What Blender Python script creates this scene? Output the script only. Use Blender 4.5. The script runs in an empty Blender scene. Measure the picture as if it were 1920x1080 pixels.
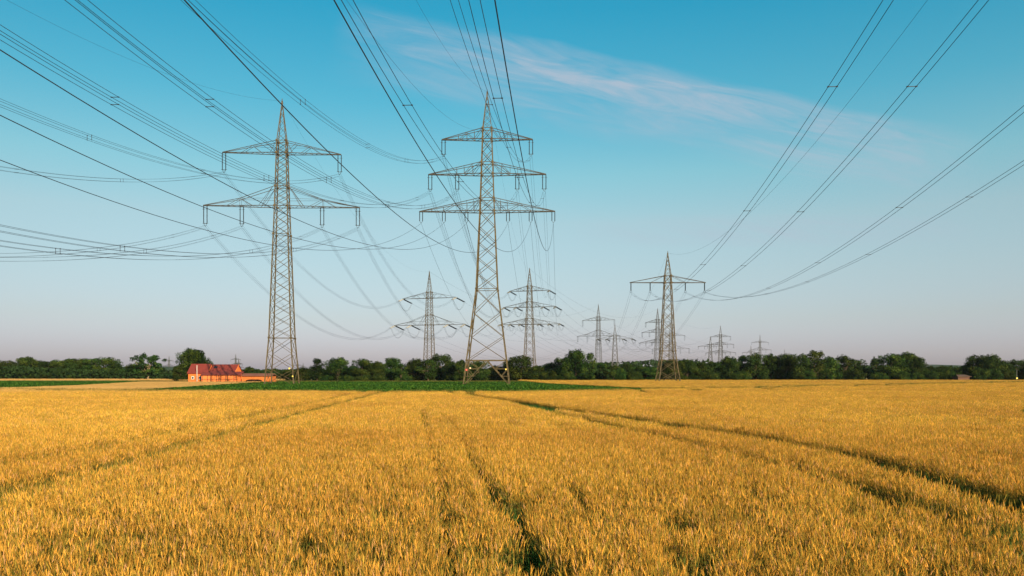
import bpy, math, random
import numpy as np
from math import radians as R, sin, cos, pi

# ------------------------------------------------------------------ camera, sky, sun, exposure
SC = bpy.context.scene
COL = SC.collection
F, HY, CZ = 1493.333, 700.0, 2.4          # focal length and horizon of the 1920x1080 photograph, eye height
cam = bpy.data.objects.new('camera', bpy.data.cameras.new('camera'))
COL.objects.link(cam)
cam.location = (0, 0, CZ)
cam.rotation_euler = (R(90), 0, 0)
cam.data.lens = 28.0
cam.data.sensor_width = 36.0
cam.data.shift_y = (HY - 540.0) / 1920.0
cam.data.clip_start = 0.1
cam.data.clip_end = 20000
SC.camera = cam

SUN_EL, SUN_AZ = 19.0, 146.0              # degrees; azimuth clockwise from the view direction (+Y)
world = bpy.data.worlds.new('World')
SC.world = world
world.use_nodes = True


class NT:
    """small helper for node trees"""
    def __init__(self, tree):
        self.t = tree
        tree.nodes.clear()

    def n(self, kind, **kw):
        nd = self.t.nodes.new(kind)
        for k, v in kw.items():
            if k.startswith('i_'):
                nd.inputs[k[2:].replace('_', ' ')].default_value = v
            else:
                setattr(nd, k, v)
        return nd

    def l(self, a, b):
        self.t.links.new(a, b)

    def math(self, op, a, b=None, clamp=False):
        nd = self.t.nodes.new('ShaderNodeMath')
        nd.operation = op
        nd.use_clamp = clamp
        for i, v in enumerate((a, b)):
            if v is None:
                continue
            if isinstance(v, (int, float)):
                nd.inputs[i].default_value = v
            else:
                self.l(v, nd.inputs[i])
        return nd.outputs[0]

    def mix(self, fac, a, b, mode='MIX'):
        nd = self.t.nodes.new('ShaderNodeMix')
        nd.data_type = 'RGBA'
        nd.blend_type = mode
        for i, v in ((0, fac), (6, a), (7, b)):
            if isinstance(v, (int, float)):
                nd.inputs[i].default_value = v
            elif isinstance(v, tuple):
                nd.inputs[i].default_value = v if len(v) == 4 else v + (1,)
            else:
                self.l(v, nd.inputs[i])
        return nd.outputs[2]

    def ramp(self, fac, stops, interp='LINEAR'):
        nd = self.t.nodes.new('ShaderNodeValToRGB')
        cr = nd.color_ramp
        cr.interpolation = interp
        while len(cr.elements) < len(stops):
            cr.elements.new(0.5)
        for e, (p, c) in zip(cr.elements, stops):
            e.position = p
            e.color = c if len(c) == 4 else tuple(c) + (1,)
        self.l(fac, nd.inputs[0])
        return nd.outputs[0]


def make_world():
    w = NT(world.node_tree)
    tc = w.n('ShaderNodeTexCoord')
    d = tc.outputs['Generated']
    sky = w.n('ShaderNodeTexSky', sky_type='NISHITA', sun_disc=False, sun_elevation=R(SUN_EL),
              sun_rotation=R(SUN_AZ), altitude=150.0, air_density=1.0, dust_density=1.0, ozone_density=1.4)
    sep = w.n('ShaderNodeSeparateXYZ')
    w.l(d, sep.inputs[0])
    x, y, z = sep.outputs
    # the colour of the evening air: rosy near the horizon, teal higher up
    grade = w.ramp(w.math('MAXIMUM', z, 0.0), SKY_GRADE)
    col = w.mix(1.0, sky.outputs[0], grade, 'MULTIPLY')
    # the air is clearer on the left than the model has it
    side = w.math('ADD', 1.0, w.math('MULTIPLY', x, SIDE))
    col = w.mix(1.0, col, side, 'MULTIPLY')
    # thin cirrus in world directions
    yy = w.math('MAXIMUM', y, 0.06)
    u, v = w.math('DIVIDE', x, yy), w.math('DIVIDE', z, yy)
    # band axis: runs down to the right
    ang = math.atan2(-0.174, 0.731)
    a = w.math('ADD', w.math('MULTIPLY', u, cos(ang)), w.math('MULTIPLY', v, sin(ang)))
    b = w.math('SUBTRACT', w.math('MULTIPLY', v, cos(ang)), w.math('MULTIPLY', u, sin(ang)))
    cmb = w.n('ShaderNodeCombineXYZ')
    w.l(w.math('MULTIPLY', a, 2.6), cmb.inputs[0])
    w.l(w.math('MULTIPLY', b, 17.0), cmb.inputs[1])
    n1 = w.n('ShaderNodeTexNoise', i_Scale=2.4, i_Detail=8.0, i_Roughness=0.62, i_Distortion=0.9)
    w.l(cmb.outputs[0], n1.inputs['Vector'])
    cmb2 = w.n('ShaderNodeCombineXYZ')
    w.l(w.math('MULTIPLY', a, 1.2), cmb2.inputs[0])
    w.l(w.math('MULTIPLY', b, 4.0), cmb2.inputs[1])
    n2 = w.n('ShaderNodeTexNoise', i_Scale=3.0, i_Detail=3.0, i_Roughness=0.5)
    w.l(cmb2.outputs[0], n2.inputs['Vector'])

    def bump(val, c, wd):
        return w.math('SUBTRACT', 1.0, w.math('POWER', w.math('ABSOLUTE', w.math('DIVIDE', w.math('SUBTRACT', val, c), wd)), 2.0), clamp=True)
    bw = w.math('ADD', b, w.math('MULTIPLY', w.math('SUBTRACT', n2.outputs[0], 0.5), 0.055))
    bw = w.math('SUBTRACT', bw, w.math('MULTIPLY', a, 0.022))
    alen = w.math('SUBTRACT', 1.0, w.math('POWER', w.math('ABSOLUTE', w.math('DIVIDE', w.math('SUBTRACT', a, 0.10), 0.42)), 3.0), clamp=True)
    upper = w.math('DIVIDE', w.math('SUBTRACT', 0.419, bw), 0.018, clamp=True)      # crisp upper edge
    lower = w.math('DIVIDE', w.math('SUBTRACT', bw, 0.308), 0.06, clamp=True)      # soft lower edge
    main = w.math('MULTIPLY', w.math('MULTIPLY', upper, lower), alen)
    low = w.math('MULTIPLY', w.math('MULTIPLY', bump(v, 0.179, 0.022), bump(u, 0.33, 0.26)), 0.6)
    m = w.math('MAXIMUM', main, low)
    tex = w.ramp(n1.outputs[0], [(0.34, (0.16, 0.16, 0.16)), (0.52, (0.55, 0.55, 0.55)), (0.66, (1, 1, 1))])
    m = w.math('MULTIPLY', w.math('MULTIPLY', m, tex), 0.84, clamp=True)
    m = w.math('MULTIPLY', m, w.math('GREATER_THAN', y, 0.05))
    col = w.mix(m, col, CLOUD_COL)
    bg = w.n('ShaderNodeBackground', i_Strength=SKY_STRENGTH)
    w.l(col, bg.inputs[0])
    out = w.n('ShaderNodeOutputWorld')
    w.l(bg.outputs[0], out.inputs[0])


SKY_STRENGTH = 0.10
SIDE = 0.28
SKY_GRADE = [(0.0, (0.465, 0.435, 0.69)), (0.033, (0.49, 0.46, 0.66)), (0.067, (0.54, 0.505, 0.58)), (0.12, (0.615, 0.595, 0.575)), (0.184, (0.685, 0.70, 0.60)),
             (0.24, (0.55, 0.79, 0.66)), (0.317, (0.28, 0.79, 0.72)), (0.415, (0.11, 0.78, 0.77)), (1.0, (0.10, 0.75, 0.78))]
CLOUD_COL = (2.3, 2.65, 3.15)
make_world()

sun = bpy.data.objects.new('sun', bpy.data.lights.new('sun', 'SUN'))
COL.objects.link(sun)
sun.data.energy = 4.9
sun.data.angle = R(0.5)
sun.data.color = (1.0, 0.82, 0.56)
_sd = np.array([sin(R(SUN_AZ)) * cos(R(SUN_EL)), cos(R(SUN_AZ)) * cos(R(SUN_EL)), sin(R(SUN_EL))])
import mathutils
sun.rotation_euler = mathutils.Vector(tuple(_sd)).to_track_quat('Z', 'Y').to_euler()
sun.location = tuple(_sd * 100)

SC.view_settings.view_transform = 'Standard'
SC.view_settings.look = 'None'
SC.view_settings.gamma = 1.0
SC.view_settings.exposure = 1.0
SC.render.engine = 'CYCLES'
SC.cycles.max_bounces = 5
SC.cycles.diffuse_bounces = 2
SC.cycles.transmission_bounces = 3
SC.cycles.glossy_bounces = 2
SC.cycles.caustics_reflective = False
SC.cycles.caustics_refractive = False

rng = np.random.default_rng(11)


# ------------------------------------------------------------------ helpers
def px(x, D):
    return (x - 960.0) / F * D


def pz(y, D):
    return CZ + (HY - y) / F * D


def tag(o, label=None, cat=None, group=None, kind=None):
    if label:
        o['label'] = label
    if cat:
        o['category'] = cat
    if group:
        o['group'] = group
    if kind:
        o['kind'] = kind
    return o


def empty(name, loc, rz=0.0):
    o = bpy.data.objects.new(name, None)
    COL.objects.link(o)
    o.location = loc
    o.rotation_euler = (0, 0, rz)
    o.empty_display_size = 0.5
    return o


def link_mesh(name, me, parent=None):
    o = bpy.data.objects.new(name, me)
    COL.objects.link(o)
    if parent is not None:
        o.parent = parent
    return o


class MB:
    """collects boxes, beams, tubes and polygons into one mesh"""
    def __init__(self):
        self.v, self.f = [], []

    def add(self, vs, fs):
        k = len(self.v)
        self.v.extend([tuple(map(float, p)) for p in vs])
        self.f.extend([tuple(i + k for i in q) for q in fs])

    def box(self, a, b):
        x0, y0, z0 = a
        x1, y1, z1 = b
        self.add([(x0, y0, z0), (x1, y0, z0), (x1, y1, z0), (x0, y1, z0), (x0, y0, z1), (x1, y0, z1), (x1, y1, z1), (x0, y1, z1)],
                 [(0, 3, 2, 1), (4, 5, 6, 7), (0, 1, 5, 4), (1, 2, 6, 5), (2, 3, 7, 6), (3, 0, 4, 7)])

    def beam(self, p, q, w):
        p, q = np.asarray(p, float), np.asarray(q, float)
        d = q - p
        L = np.linalg.norm(d)
        if L < 1e-6:
            return
        d /= L
        up = np.array([0, 0, 1.0]) if abs(d[2]) < 0.9 else np.array([0, 1.0, 0])
        s = np.cross(d, up)
        s /= np.linalg.norm(s)
        t = np.cross(s, d)
        h = w * 0.5
        c = [s * h + t * h, -s * h + t * h, -s * h - t * h, s * h - t * h]
        self.add([p + i for i in c] + [q + i for i in c],
                 [(0, 1, 5, 4), (1, 2, 6, 5), (2, 3, 7, 6), (3, 0, 4, 7), (3, 2, 1, 0), (4, 5, 6, 7)])

    def tube(self, pts, r, n=5, caps=True):
        """pts: list of points; r: radius or list of radii"""
        P = np.asarray(pts, float)
        m = len(P)
        rr = np.full(m, r) if np.isscalar(r) else np.asarray(r, float)
        tg = np.gradient(P, axis=0)
        tg /= np.linalg.norm(tg, axis=1)[:, None] + 1e-12
        ref = np.array([0, 0, 1.0]) if abs(tg[0, 2]) < 0.8 else np.array([1.0, 0, 0])
        s = np.cross(tg, ref)
        s /= np.linalg.norm(s, axis=1)[:, None] + 1e-12
        t = np.cross(s, tg)
        a = np.arange(n) * 2 * pi / n
        V = P[:, None, :] + rr[:, None, None] * (np.cos(a)[None, :, None] * s[:, None, :] + np.sin(a)[None, :, None] * t[:, None, :])
        fs = []
        for i in range(m - 1):
            for j in range(n):
                k = (j + 1) % n
                fs.append((i * n + j, i * n + k, (i + 1) * n + k, (i + 1) * n + j))
        if caps:
            fs.append(tuple(range(n))[::-1])
            fs.append(tuple((m - 1) * n + j for j in range(n)))
        self.add(V.reshape(-1, 3), fs)

    def build(self, name, mat, parent=None, smooth=False):
        me = bpy.data.meshes.new(name)
        me.from_pydata(self.v, [], self.f)
        me.materials.append(mat)
        if smooth:
            me.polygons.foreach_set('use_smooth', [True] * len(me.polygons))
        me.update()
        return link_mesh(name, me, parent)


def array_mesh(name, V, faces_flat, loop_start, loop_total, mats, mat_idx=None, cols=None):
    me = bpy.data.meshes.new(name)
    me.vertices.add(len(V))
    me.vertices.foreach_set('co', np.ascontiguousarray(V, dtype=np.float32).ravel())
    if len(faces_flat):
        me.loops.add(len(faces_flat))
        me.loops.foreach_set('vertex_index', np.ascontiguousarray(faces_flat, dtype=np.int32))
        me.polygons.add(len(loop_start))
        me.polygons.foreach_set('loop_start', np.ascontiguousarray(loop_start, dtype=np.int32))
        if mat_idx is not None:
            me.polygons.foreach_set('material_index', np.ascontiguousarray(mat_idx, dtype=np.int32))
    for m in mats:
        me.materials.append(m)
    if cols is not None:
        at = me.attributes.new('tint', 'FLOAT_COLOR', 'POINT')
        c = np.ones((len(V), 4), np.float32)
        c[:, :3] = cols
        at.data.foreach_set('color', c.ravel())
    me.update(calc_edges=True)
    return me


# ------------------------------------------------------------------ materials
def new_mat(name):
    m = bpy.data.materials.new(name)
    m.use_nodes = True
    return m, NT(m.node_tree)


def surf(name, base, rough=0.7, metal=0.0, var=0.25, scale=3.0, spec=0.3, second=None, bump=0.0):
    m, t = new_mat(name)
    tc = t.n('ShaderNodeTexCoord')
    nz = t.n('ShaderNodeTexNoise', i_Scale=scale, i_Detail=5.0, i_Roughness=0.6)
    t.l(tc.outputs['Object'], nz.inputs['Vector'])
    sec = second or tuple(c * (1 - var) for c in base)
    hi = tuple(min(1, c * (1 + var * 0.6)) for c in base)
    col = t.ramp(nz.outputs[0], [(0.3, sec), (0.55, base), (0.75, hi)])
    p = t.n('ShaderNodeBsdfPrincipled', i_Roughness=rough, i_Metallic=metal)
    p.inputs['Specular IOR Level'].default_value = spec
    t.l(col, p.inputs['Base Color'])
    if bump:
        b = t.n('ShaderNodeBump', i_Strength=bump, i_Distance=0.05)
        t.l(nz.outputs[0], b.inputs['Height'])
        t.l(b.outputs[0], p.inputs['Normal'])
    o = t.n('ShaderNodeOutputMaterial')
    t.l(p.outputs[0], o.inputs[0])
    return m


def plant_mat(name, transl=0.25, base=None, var=0.25, world_noise=0.06, pale=None):
    """thin plant tissue: colour from the 'tint' attribute (or a base), varied per plant and by slow noise over the ground"""
    m, t = new_mat(name)
    if base is None:
        at = t.n('ShaderNodeAttribute', attribute_name='tint')
        col = at.outputs['Color']
    else:
        rgb = t.n('ShaderNodeRGB')
        rgb.outputs[0].default_value = base + (1,)
        col = rgb.outputs[0]
    geo = t.n('ShaderNodeNewGeometry')
    oi = t.n('ShaderNodeObjectInfo')
    nz = t.n('ShaderNodeTexNoise', i_Scale=world_noise, i_Detail=4.0, i_Roughness=0.6)
    t.l(geo.outputs['Position'], nz.inputs['Vector'])
    br = t.math('ADD', 1.0 - var, t.math('MULTIPLY', oi.outputs['Random'], 2 * var))
    nz2 = t.n('ShaderNodeTexNoise', i_Scale=world_noise * 6.0, i_Detail=2.0)
    t.l(geo.outputs['Position'], nz2.inputs['Vector'])
    br2 = t.math('ADD', 0.55, t.math('MULTIPLY', t.math('ADD', nz.outputs[0], t.math('MULTIPLY', nz2.outputs[0], 0.35)), 0.67))
    col = t.mix(1.0, col, t.n('ShaderNodeCombineColor').outputs[0], 'MULTIPLY') if False else col
    hs = t.n('ShaderNodeHueSaturation')
    t.l(t.math('MULTIPLY', br, br2), hs.inputs['Value'])
    t.l(t.math('ADD', 0.485, t.math('MULTIPLY', nz.outputs[0], 0.03)), hs.inputs['Hue'])
    t.l(col, hs.inputs['Color'])
    col = hs.outputs[0]
    if pale:
        # the paler cereal of the neighbouring parcel, far on the left
        sp = t.n('ShaderNodeSeparateXYZ')
        t.l(geo.outputs['Position'], sp.inputs[0])
        n3 = t.n('ShaderNodeTexNoise', i_Scale=0.03, i_Detail=2.0)
        t.l(geo.outputs['Position'], n3.inputs['Vector'])
        fy = t.math('DIVIDE', t.math('SUBTRACT', sp.outputs[1], t.math('ADD', 54.0, t.math('MULTIPLY', n3.outputs[0], 30.0))), 18.0, clamp=True)
        fx = t.math('DIVIDE', t.math('SUBTRACT', t.math('ADD', -6.0, t.math('MULTIPLY', n3.outputs[0], -16.0)), sp.outputs[0]), 22.0, clamp=True)
        col = t.mix(t.math('MULTIPLY', t.math('MULTIPLY', fy, fx), 0.75), col, pale)
    d = t.n('ShaderNodeBsdfDiffuse')
    tr = t.n('ShaderNodeBsdfTranslucent')
    t.l(col, d.inputs[0])
    t.l(col, tr.inputs[0])
    mx = t.n('ShaderNodeMixShader')
    mx.inputs[0].default_value = transl
    t.l(d.outputs[0], mx.inputs[1])
    t.l(tr.outputs[0], mx.inputs[2])
    o = t.n('ShaderNodeOutputMaterial')
    t.l(mx.outputs[0], o.inputs[0])
    return m


M = {}
M['steel'] = surf('weathered_galvanised_steel', (0.088, 0.064, 0.030), 0.75, 0.0, 0.35, 2.2, 0.15, second=(0.030, 0.022, 0.014))
M['arm_steel'] = surf('shade_toned_weathered_steel', (0.050, 0.046, 0.042), 0.65, 0.0, 0.4, 1.5, 0.2, second=(0.03, 0.025, 0.022))  # crossarm steel, darkened: shade on arms seen from below put into the colour
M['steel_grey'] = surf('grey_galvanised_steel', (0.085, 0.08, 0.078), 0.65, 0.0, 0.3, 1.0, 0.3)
M['insulator'] = surf('glazed_insulator', (0.018, 0.02, 0.022), 0.4, 0.0, 0.3, 4.0, 0.5)
M['wire'] = surf('aluminium_wire', (0.022, 0.025, 0.032), 0.6, 0.0, 0.15, 2.0, 0.2)
M['plate_yellow'] = surf('yellow_enamel_plate', (0.75, 0.55, 0.10), 0.5, 0.0, 0.1, 3.0)
M['plate_cream'] = surf('cream_enamel_plate', (0.55, 0.46, 0.26), 0.5, 0.0, 0.1, 3.0)
M['plate_red'] = surf('red_enamel_plate', (0.55, 0.10, 0.08), 0.5, 0.0, 0.1, 3.0)
M['concrete'] = surf('concrete', (0.32, 0.30, 0.27), 0.9, 0.0, 0.2, 3.0, 0.2)
M['bark'] = surf('bark', (0.13, 0.09, 0.06), 0.9, 0.0, 0.4, 6.0, 0.1, bump=0.5)
M['bark_pale'] = surf('pale_bark', (0.30, 0.21, 0.13), 0.9, 0.0, 0.3, 6.0, 0.1, bump=0.5)
M['soil'] = surf('field_soil', (0.050, 0.042, 0.022), 0.95, 0.0, 0.4, 0.6, 0.1, second=(0.028, 0.036, 0.014), bump=0.4)
M['wheat'] = plant_mat('ripening_wheat', 0.32, None, 0.27, 0.10, pale=(0.62, 0.38, 0.15))
M['weed'] = plant_mat('green_weeds', 0.3, None, 0.25, 0.2)
M['beet'] = plant_mat('beet_leaves', 0.25, None, 0.22, 0.05)
M['orange_render'] = surf('orange_render', (0.60, 0.135, 0.030), 0.85, 0.0, 0.10, 1.0, 0.2)
M['orange_render_pale'] = surf('pale_orange_render', (0.64, 0.165, 0.045), 0.85, 0.0, 0.10, 1.0, 0.2)
M['brick_arch'] = surf('orange_brick', (0.44, 0.125, 0.028), 0.85, 0.0, 0.25, 2.0, 0.2)
M['white'] = surf('white_paint', (0.65, 0.62, 0.57), 0.6, 0.0, 0.08, 2.0)
M['dark_glass'] = surf('dark_window_glass', (0.015, 0.018, 0.022), 0.1, 0.0, 0.1, 2.0, 0.5)
M['dark_wood'] = surf('dark_wood', (0.10, 0.045, 0.025), 0.8, 0.0, 0.3, 4.0)
M['brown_roof'] = surf('brown_shed_roof', (0.10, 0.055, 0.035), 0.8, 0.0, 0.3, 3.0)
M['grey_post'] = surf('grey_post_metal', (0.16, 0.16, 0.15), 0.6, 0.0, 0.15, 3.0)


def tile_mat(name, base, dark):
    m, t = new_mat(name)
    tc = t.n('ShaderNodeTexCoord')
    br = t.n('ShaderNodeTexBrick', i_Scale=1.0)
    br.inputs['Color1'].default_value = base + (1,)
    br.inputs['Color2'].default_value = tuple(c * 0.88 for c in base) + (1,)
    br.inputs['Mortar'].default_value = dark + (1,)
    br.inputs['Mortar Size'].default_value = 0.03
    br.inputs['Brick Width'].default_value = 0.3
    br.inputs['Row Height'].default_value = 0.34
    t.l(tc.outputs['Object'], br.inputs['Vector'])
    nz = t.n('ShaderNodeTexNoise', i_Scale=0.8, i_Detail=5.0)
    t.l(tc.outputs['Object'], nz.inputs['Vector'])
    col = t.mix(t.math('MULTIPLY', nz.outputs[0], 0.55), br.outputs[0], tuple(c * 0.55 for c in base))
    p = t.n('ShaderNodeBsdfPrincipled', i_Roughness=0.8)
    t.l(col, p.inputs['Base Color'])
    o = t.n('ShaderNodeOutputMaterial')
    t.l(p.outputs[0], o.inputs[0])
    return m


M['red_tiles'] = tile_mat('red_roof_tiles', (0.22, 0.021, 0.012), (0.10, 0.02, 0.012))
M['brown_tiles'] = tile_mat('weathered_roof_tiles', (0.24, 0.075, 0.04), (0.08, 0.03, 0.02))


def ground_mat():
    m, t = new_mat('ground_soil_and_stubble')
    geo = t.n('ShaderNodeNewGeometry')
    n1 = t.n('ShaderNodeTexNoise', i_Scale=0.9, i_Detail=8.0, i_Roughness=0.65)
    t.l(geo.outputs['Position'], n1.inputs['Vector'])
    n2 = t.n('ShaderNodeTexNoise', i_Scale=0.02, i_Detail=3.0)
    t.l(geo.outputs['Position'], n2.inputs['Vector'])
    c1 = t.ramp(n1.outputs[0], [(0.3, (0.022, 0.026, 0.010)), (0.5, (0.045, 0.040, 0.018)), (0.7, (0.085, 0.065, 0.030))])
    c2 = t.ramp(n1.outputs[0], [(0.3, (0.16, 0.12, 0.04)), (0.7, (0.30, 0.22, 0.08))])
    sp = t.n('ShaderNodeSeparateXYZ')
    t.l(geo.outputs['Position'], sp.inputs[0])
    far = t.math('DIVIDE', t.math('SUBTRACT', sp.outputs[1], t.math('ADD', 200.0, t.math('MULTIPLY', n2.outputs[0], 12.0))), 10.0, clamp=True)
    col = t.mix(far, c1, c2)
    b = t.n('ShaderNodeBump', i_Strength=0.6, i_Distance=0.1)
    t.l(n1.outputs[0], b.inputs['Height'])
    p = t.n('ShaderNodeBsdfPrincipled', i_Roughness=0.95)
    p.inputs['Specular IOR Level'].default_value = 0.1
    t.l(col, p.inputs['Base Color'])
    t.l(b.outputs[0], p.inputs['Normal'])
    o = t.n('ShaderNodeOutputMaterial')
    t.l(p.outputs[0], o.inputs[0])
    return m


M['ground'] = ground_mat()


# ------------------------------------------------------------------ ground and fields
gb = MB()
gb.add([(-6000, -400, 0), (6000, -400, 0), (6000, 9000, 0), (-6000, 9000, 0)], [(0, 1, 2, 3)])
tag(gb.build('ground', M['ground']), kind='structure')

# tramlines in the wheat (plan positions), with half widths
TRK = 1.19
TRACKS = [
    ([(6.0, 2), (5.95, 9.3), (6.5, 15), (5.9, 19)], 0.40), ([(5.9, 19), (5.6, 21), (3.75, 28), (0.0, 45)], 0.56), ([(0.0, 45), (-3.1, 59), (-3.4, 63.8)], 0.34),
    ([(4.9, 2), (4.75, 10.7), (4.2, 15), (3.6, 20)], 0.20), ([(3.6, 20), (2.5, 26.5), (-0.6, 46.6)], 0.32), ([(-0.6, 46.6), (-4.6, 60), (-5.1, 63.8)], 0.26),
    ([(-6.0, 2), (-6.55, 10.2), (-7.2, 18), (-7.9, 26.3)], 0.33), ([(-7.9, 26.3), (-9.0, 42), (-10.3, 59), (-10.6, 75)], 0.38),
    ([(-8.4, 2), (-8.6, 13.3), (-8.7, 17), (-9.4, 26.3)], 0.28), ([(-9.4, 26.3), (-10.6, 42), (-12.0, 59), (-12.3, 75)], 0.34),
    ([(-0.25, 2), (-0.48, 6.6), (-1.1, 11.8), (-1.6, 16)], 0.0), ([(-1.6, 16), (-2.0, 19), (-3.6, 32)], 0.0),
    ([(0.75, 2), (0.29, 6.2), (-0.55, 13)], 0.03), ([(-0.55, 13), (-1.3, 20), (-2.6, 30)], 0.01),
    ([(0.8, 11), (0.9, 8.6), (1.1, 8)], 0.03),
    ([(26, 40), (19.5, 30.5), (16, 30)], 0.16), ([(15.5, 22.0), (10, 23.6), (6.5, 25.0)], 0.18),
    ([(22, 24.5), (13, 24.8)], 0.26), ([(44, 60), (20, 58)], 0.3), ([(60, 70), (34, 62)], 0.6),
    ([(10.5, 60), (12.5, 82)], 0.4), ([(16, 70), (20.5, 86)], 0.8), ([(24.5, 72), (26, 89)], 0.8), ([(28, 78), (30, 98)], 0.8),
    ([(40, 92), (46, 110)], 1.0), ([(45, 92), (52, 116)], 1.0), ([(70, 110), (80, 139)], 1.0),
]
TRACKS = [([(x * TRK, y * TRK) for x, y in pl], hw) for pl, hw in TRACKS]
EDGE = np.array([(-400, 75), (-47, 75), (-34, 70), (0, 64), (12, 76), (24, 83), (39, 97), (90, 140), (130, 174), (300, 300)], float) * TRK


def edge(x):
    return np.interp(x, EDGE[:, 0], EDGE[:, 1])


def track_clear(P):
    """signed clearance of plan points from the nearest tramline edge"""
    best = np.full(len(P), 1e9)
    for pl, hw in TRACKS:
        for (a, b) in zip(pl[:-1], pl[1:]):
            a, b = np.array(a, float), np.array(b, float)
            d = b - a
            t = np.clip(((P - a) @ d) / (d @ d), 0, 1)
            q = np.linalg.norm(P - a - t[:, None] * d, axis=1) - hw
            best = np.minimum(best, q)
    return best


def vnoise(P, s, seed=0):
    """cheap value noise in plan, 0..1"""
    g = np.random.default_rng(seed).random((64, 64))
    q = P / s
    i = np.floor(q).astype(int)
    f = q - i
    f = f * f * (3 - 2 * f)
    i0, i1 = i % 64, (i + 1) % 64
    a = g[i0[:, 0], i0[:, 1]] * (1 - f[:, 0]) + g[i1[:, 0], i0[:, 1]] * f[:, 0]
    b = g[i0[:, 0], i1[:, 1]] * (1 - f[:, 0]) + g[i1[:, 0], i1[:, 1]] * f[:, 0]
    return a * (1 - f[:, 1]) + b * f[:, 1]


def b_left(y):      # left boundary of the green field
    return np.interp(y, [60, 95, 178, 240], [-44, -47, -59, -66])


def c_right(y):     # right boundary of the green field
    return np.interp(y, [60, 92, 114, 165, 240], [34, 24, 18, 7, 1])


def in_left_green(P):
    return (P[:, 1] > 101) & (P[:, 1] < 226) & (P[:, 0] < -65 - (P[:, 1] - 101) * 0.29)


def grid(x0, x1, y0, y1, s):
    xs, ys = np.arange(x0, x1, s), np.arange(y0, y1, s)
    g = np.stack(np.meshgrid(xs, ys), -1).reshape(-1, 2)
    return g + rng.uniform(-0.5, 0.5, g.shape) * s


def seen(P, margin=3.5):
    return np.abs(P[:, 0]) < 0.66 * P[:, 1] + margin


class Leafy:
    """triangles/quads with per-vertex tint, kept as arrays"""
    def __init__(self):
        self.V, self.C, self.Fq = [], [], []
        self.n = 0

    def add(self, V, C, faces):
        V = np.asarray(V, float)
        self.V.append(V)
        C = np.asarray(C, float)
        self.C.append(np.broadcast_to(C, V.shape).copy() if C.ndim == 1 else C)
        for f in faces:
            self.Fq.append([i + self.n for i in f])
        self.n += len(V)

    def strip(self, pts, widths, side, C):
        pts = np.asarray(pts, float)
        side = np.asarray(side, float)
        w = np.asarray(widths, float)[:, None] * 0.5
        V = np.concatenate([pts - side * w, pts + side * w])
        m = len(pts)
        C = np.asarray(C, float)
        CC = np.concatenate([C, C]) if C.ndim == 2 else C
        self.add(V, CC, [(i, i + m, i + 1 + m, i + 1) for i in range(m - 1)])


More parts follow.
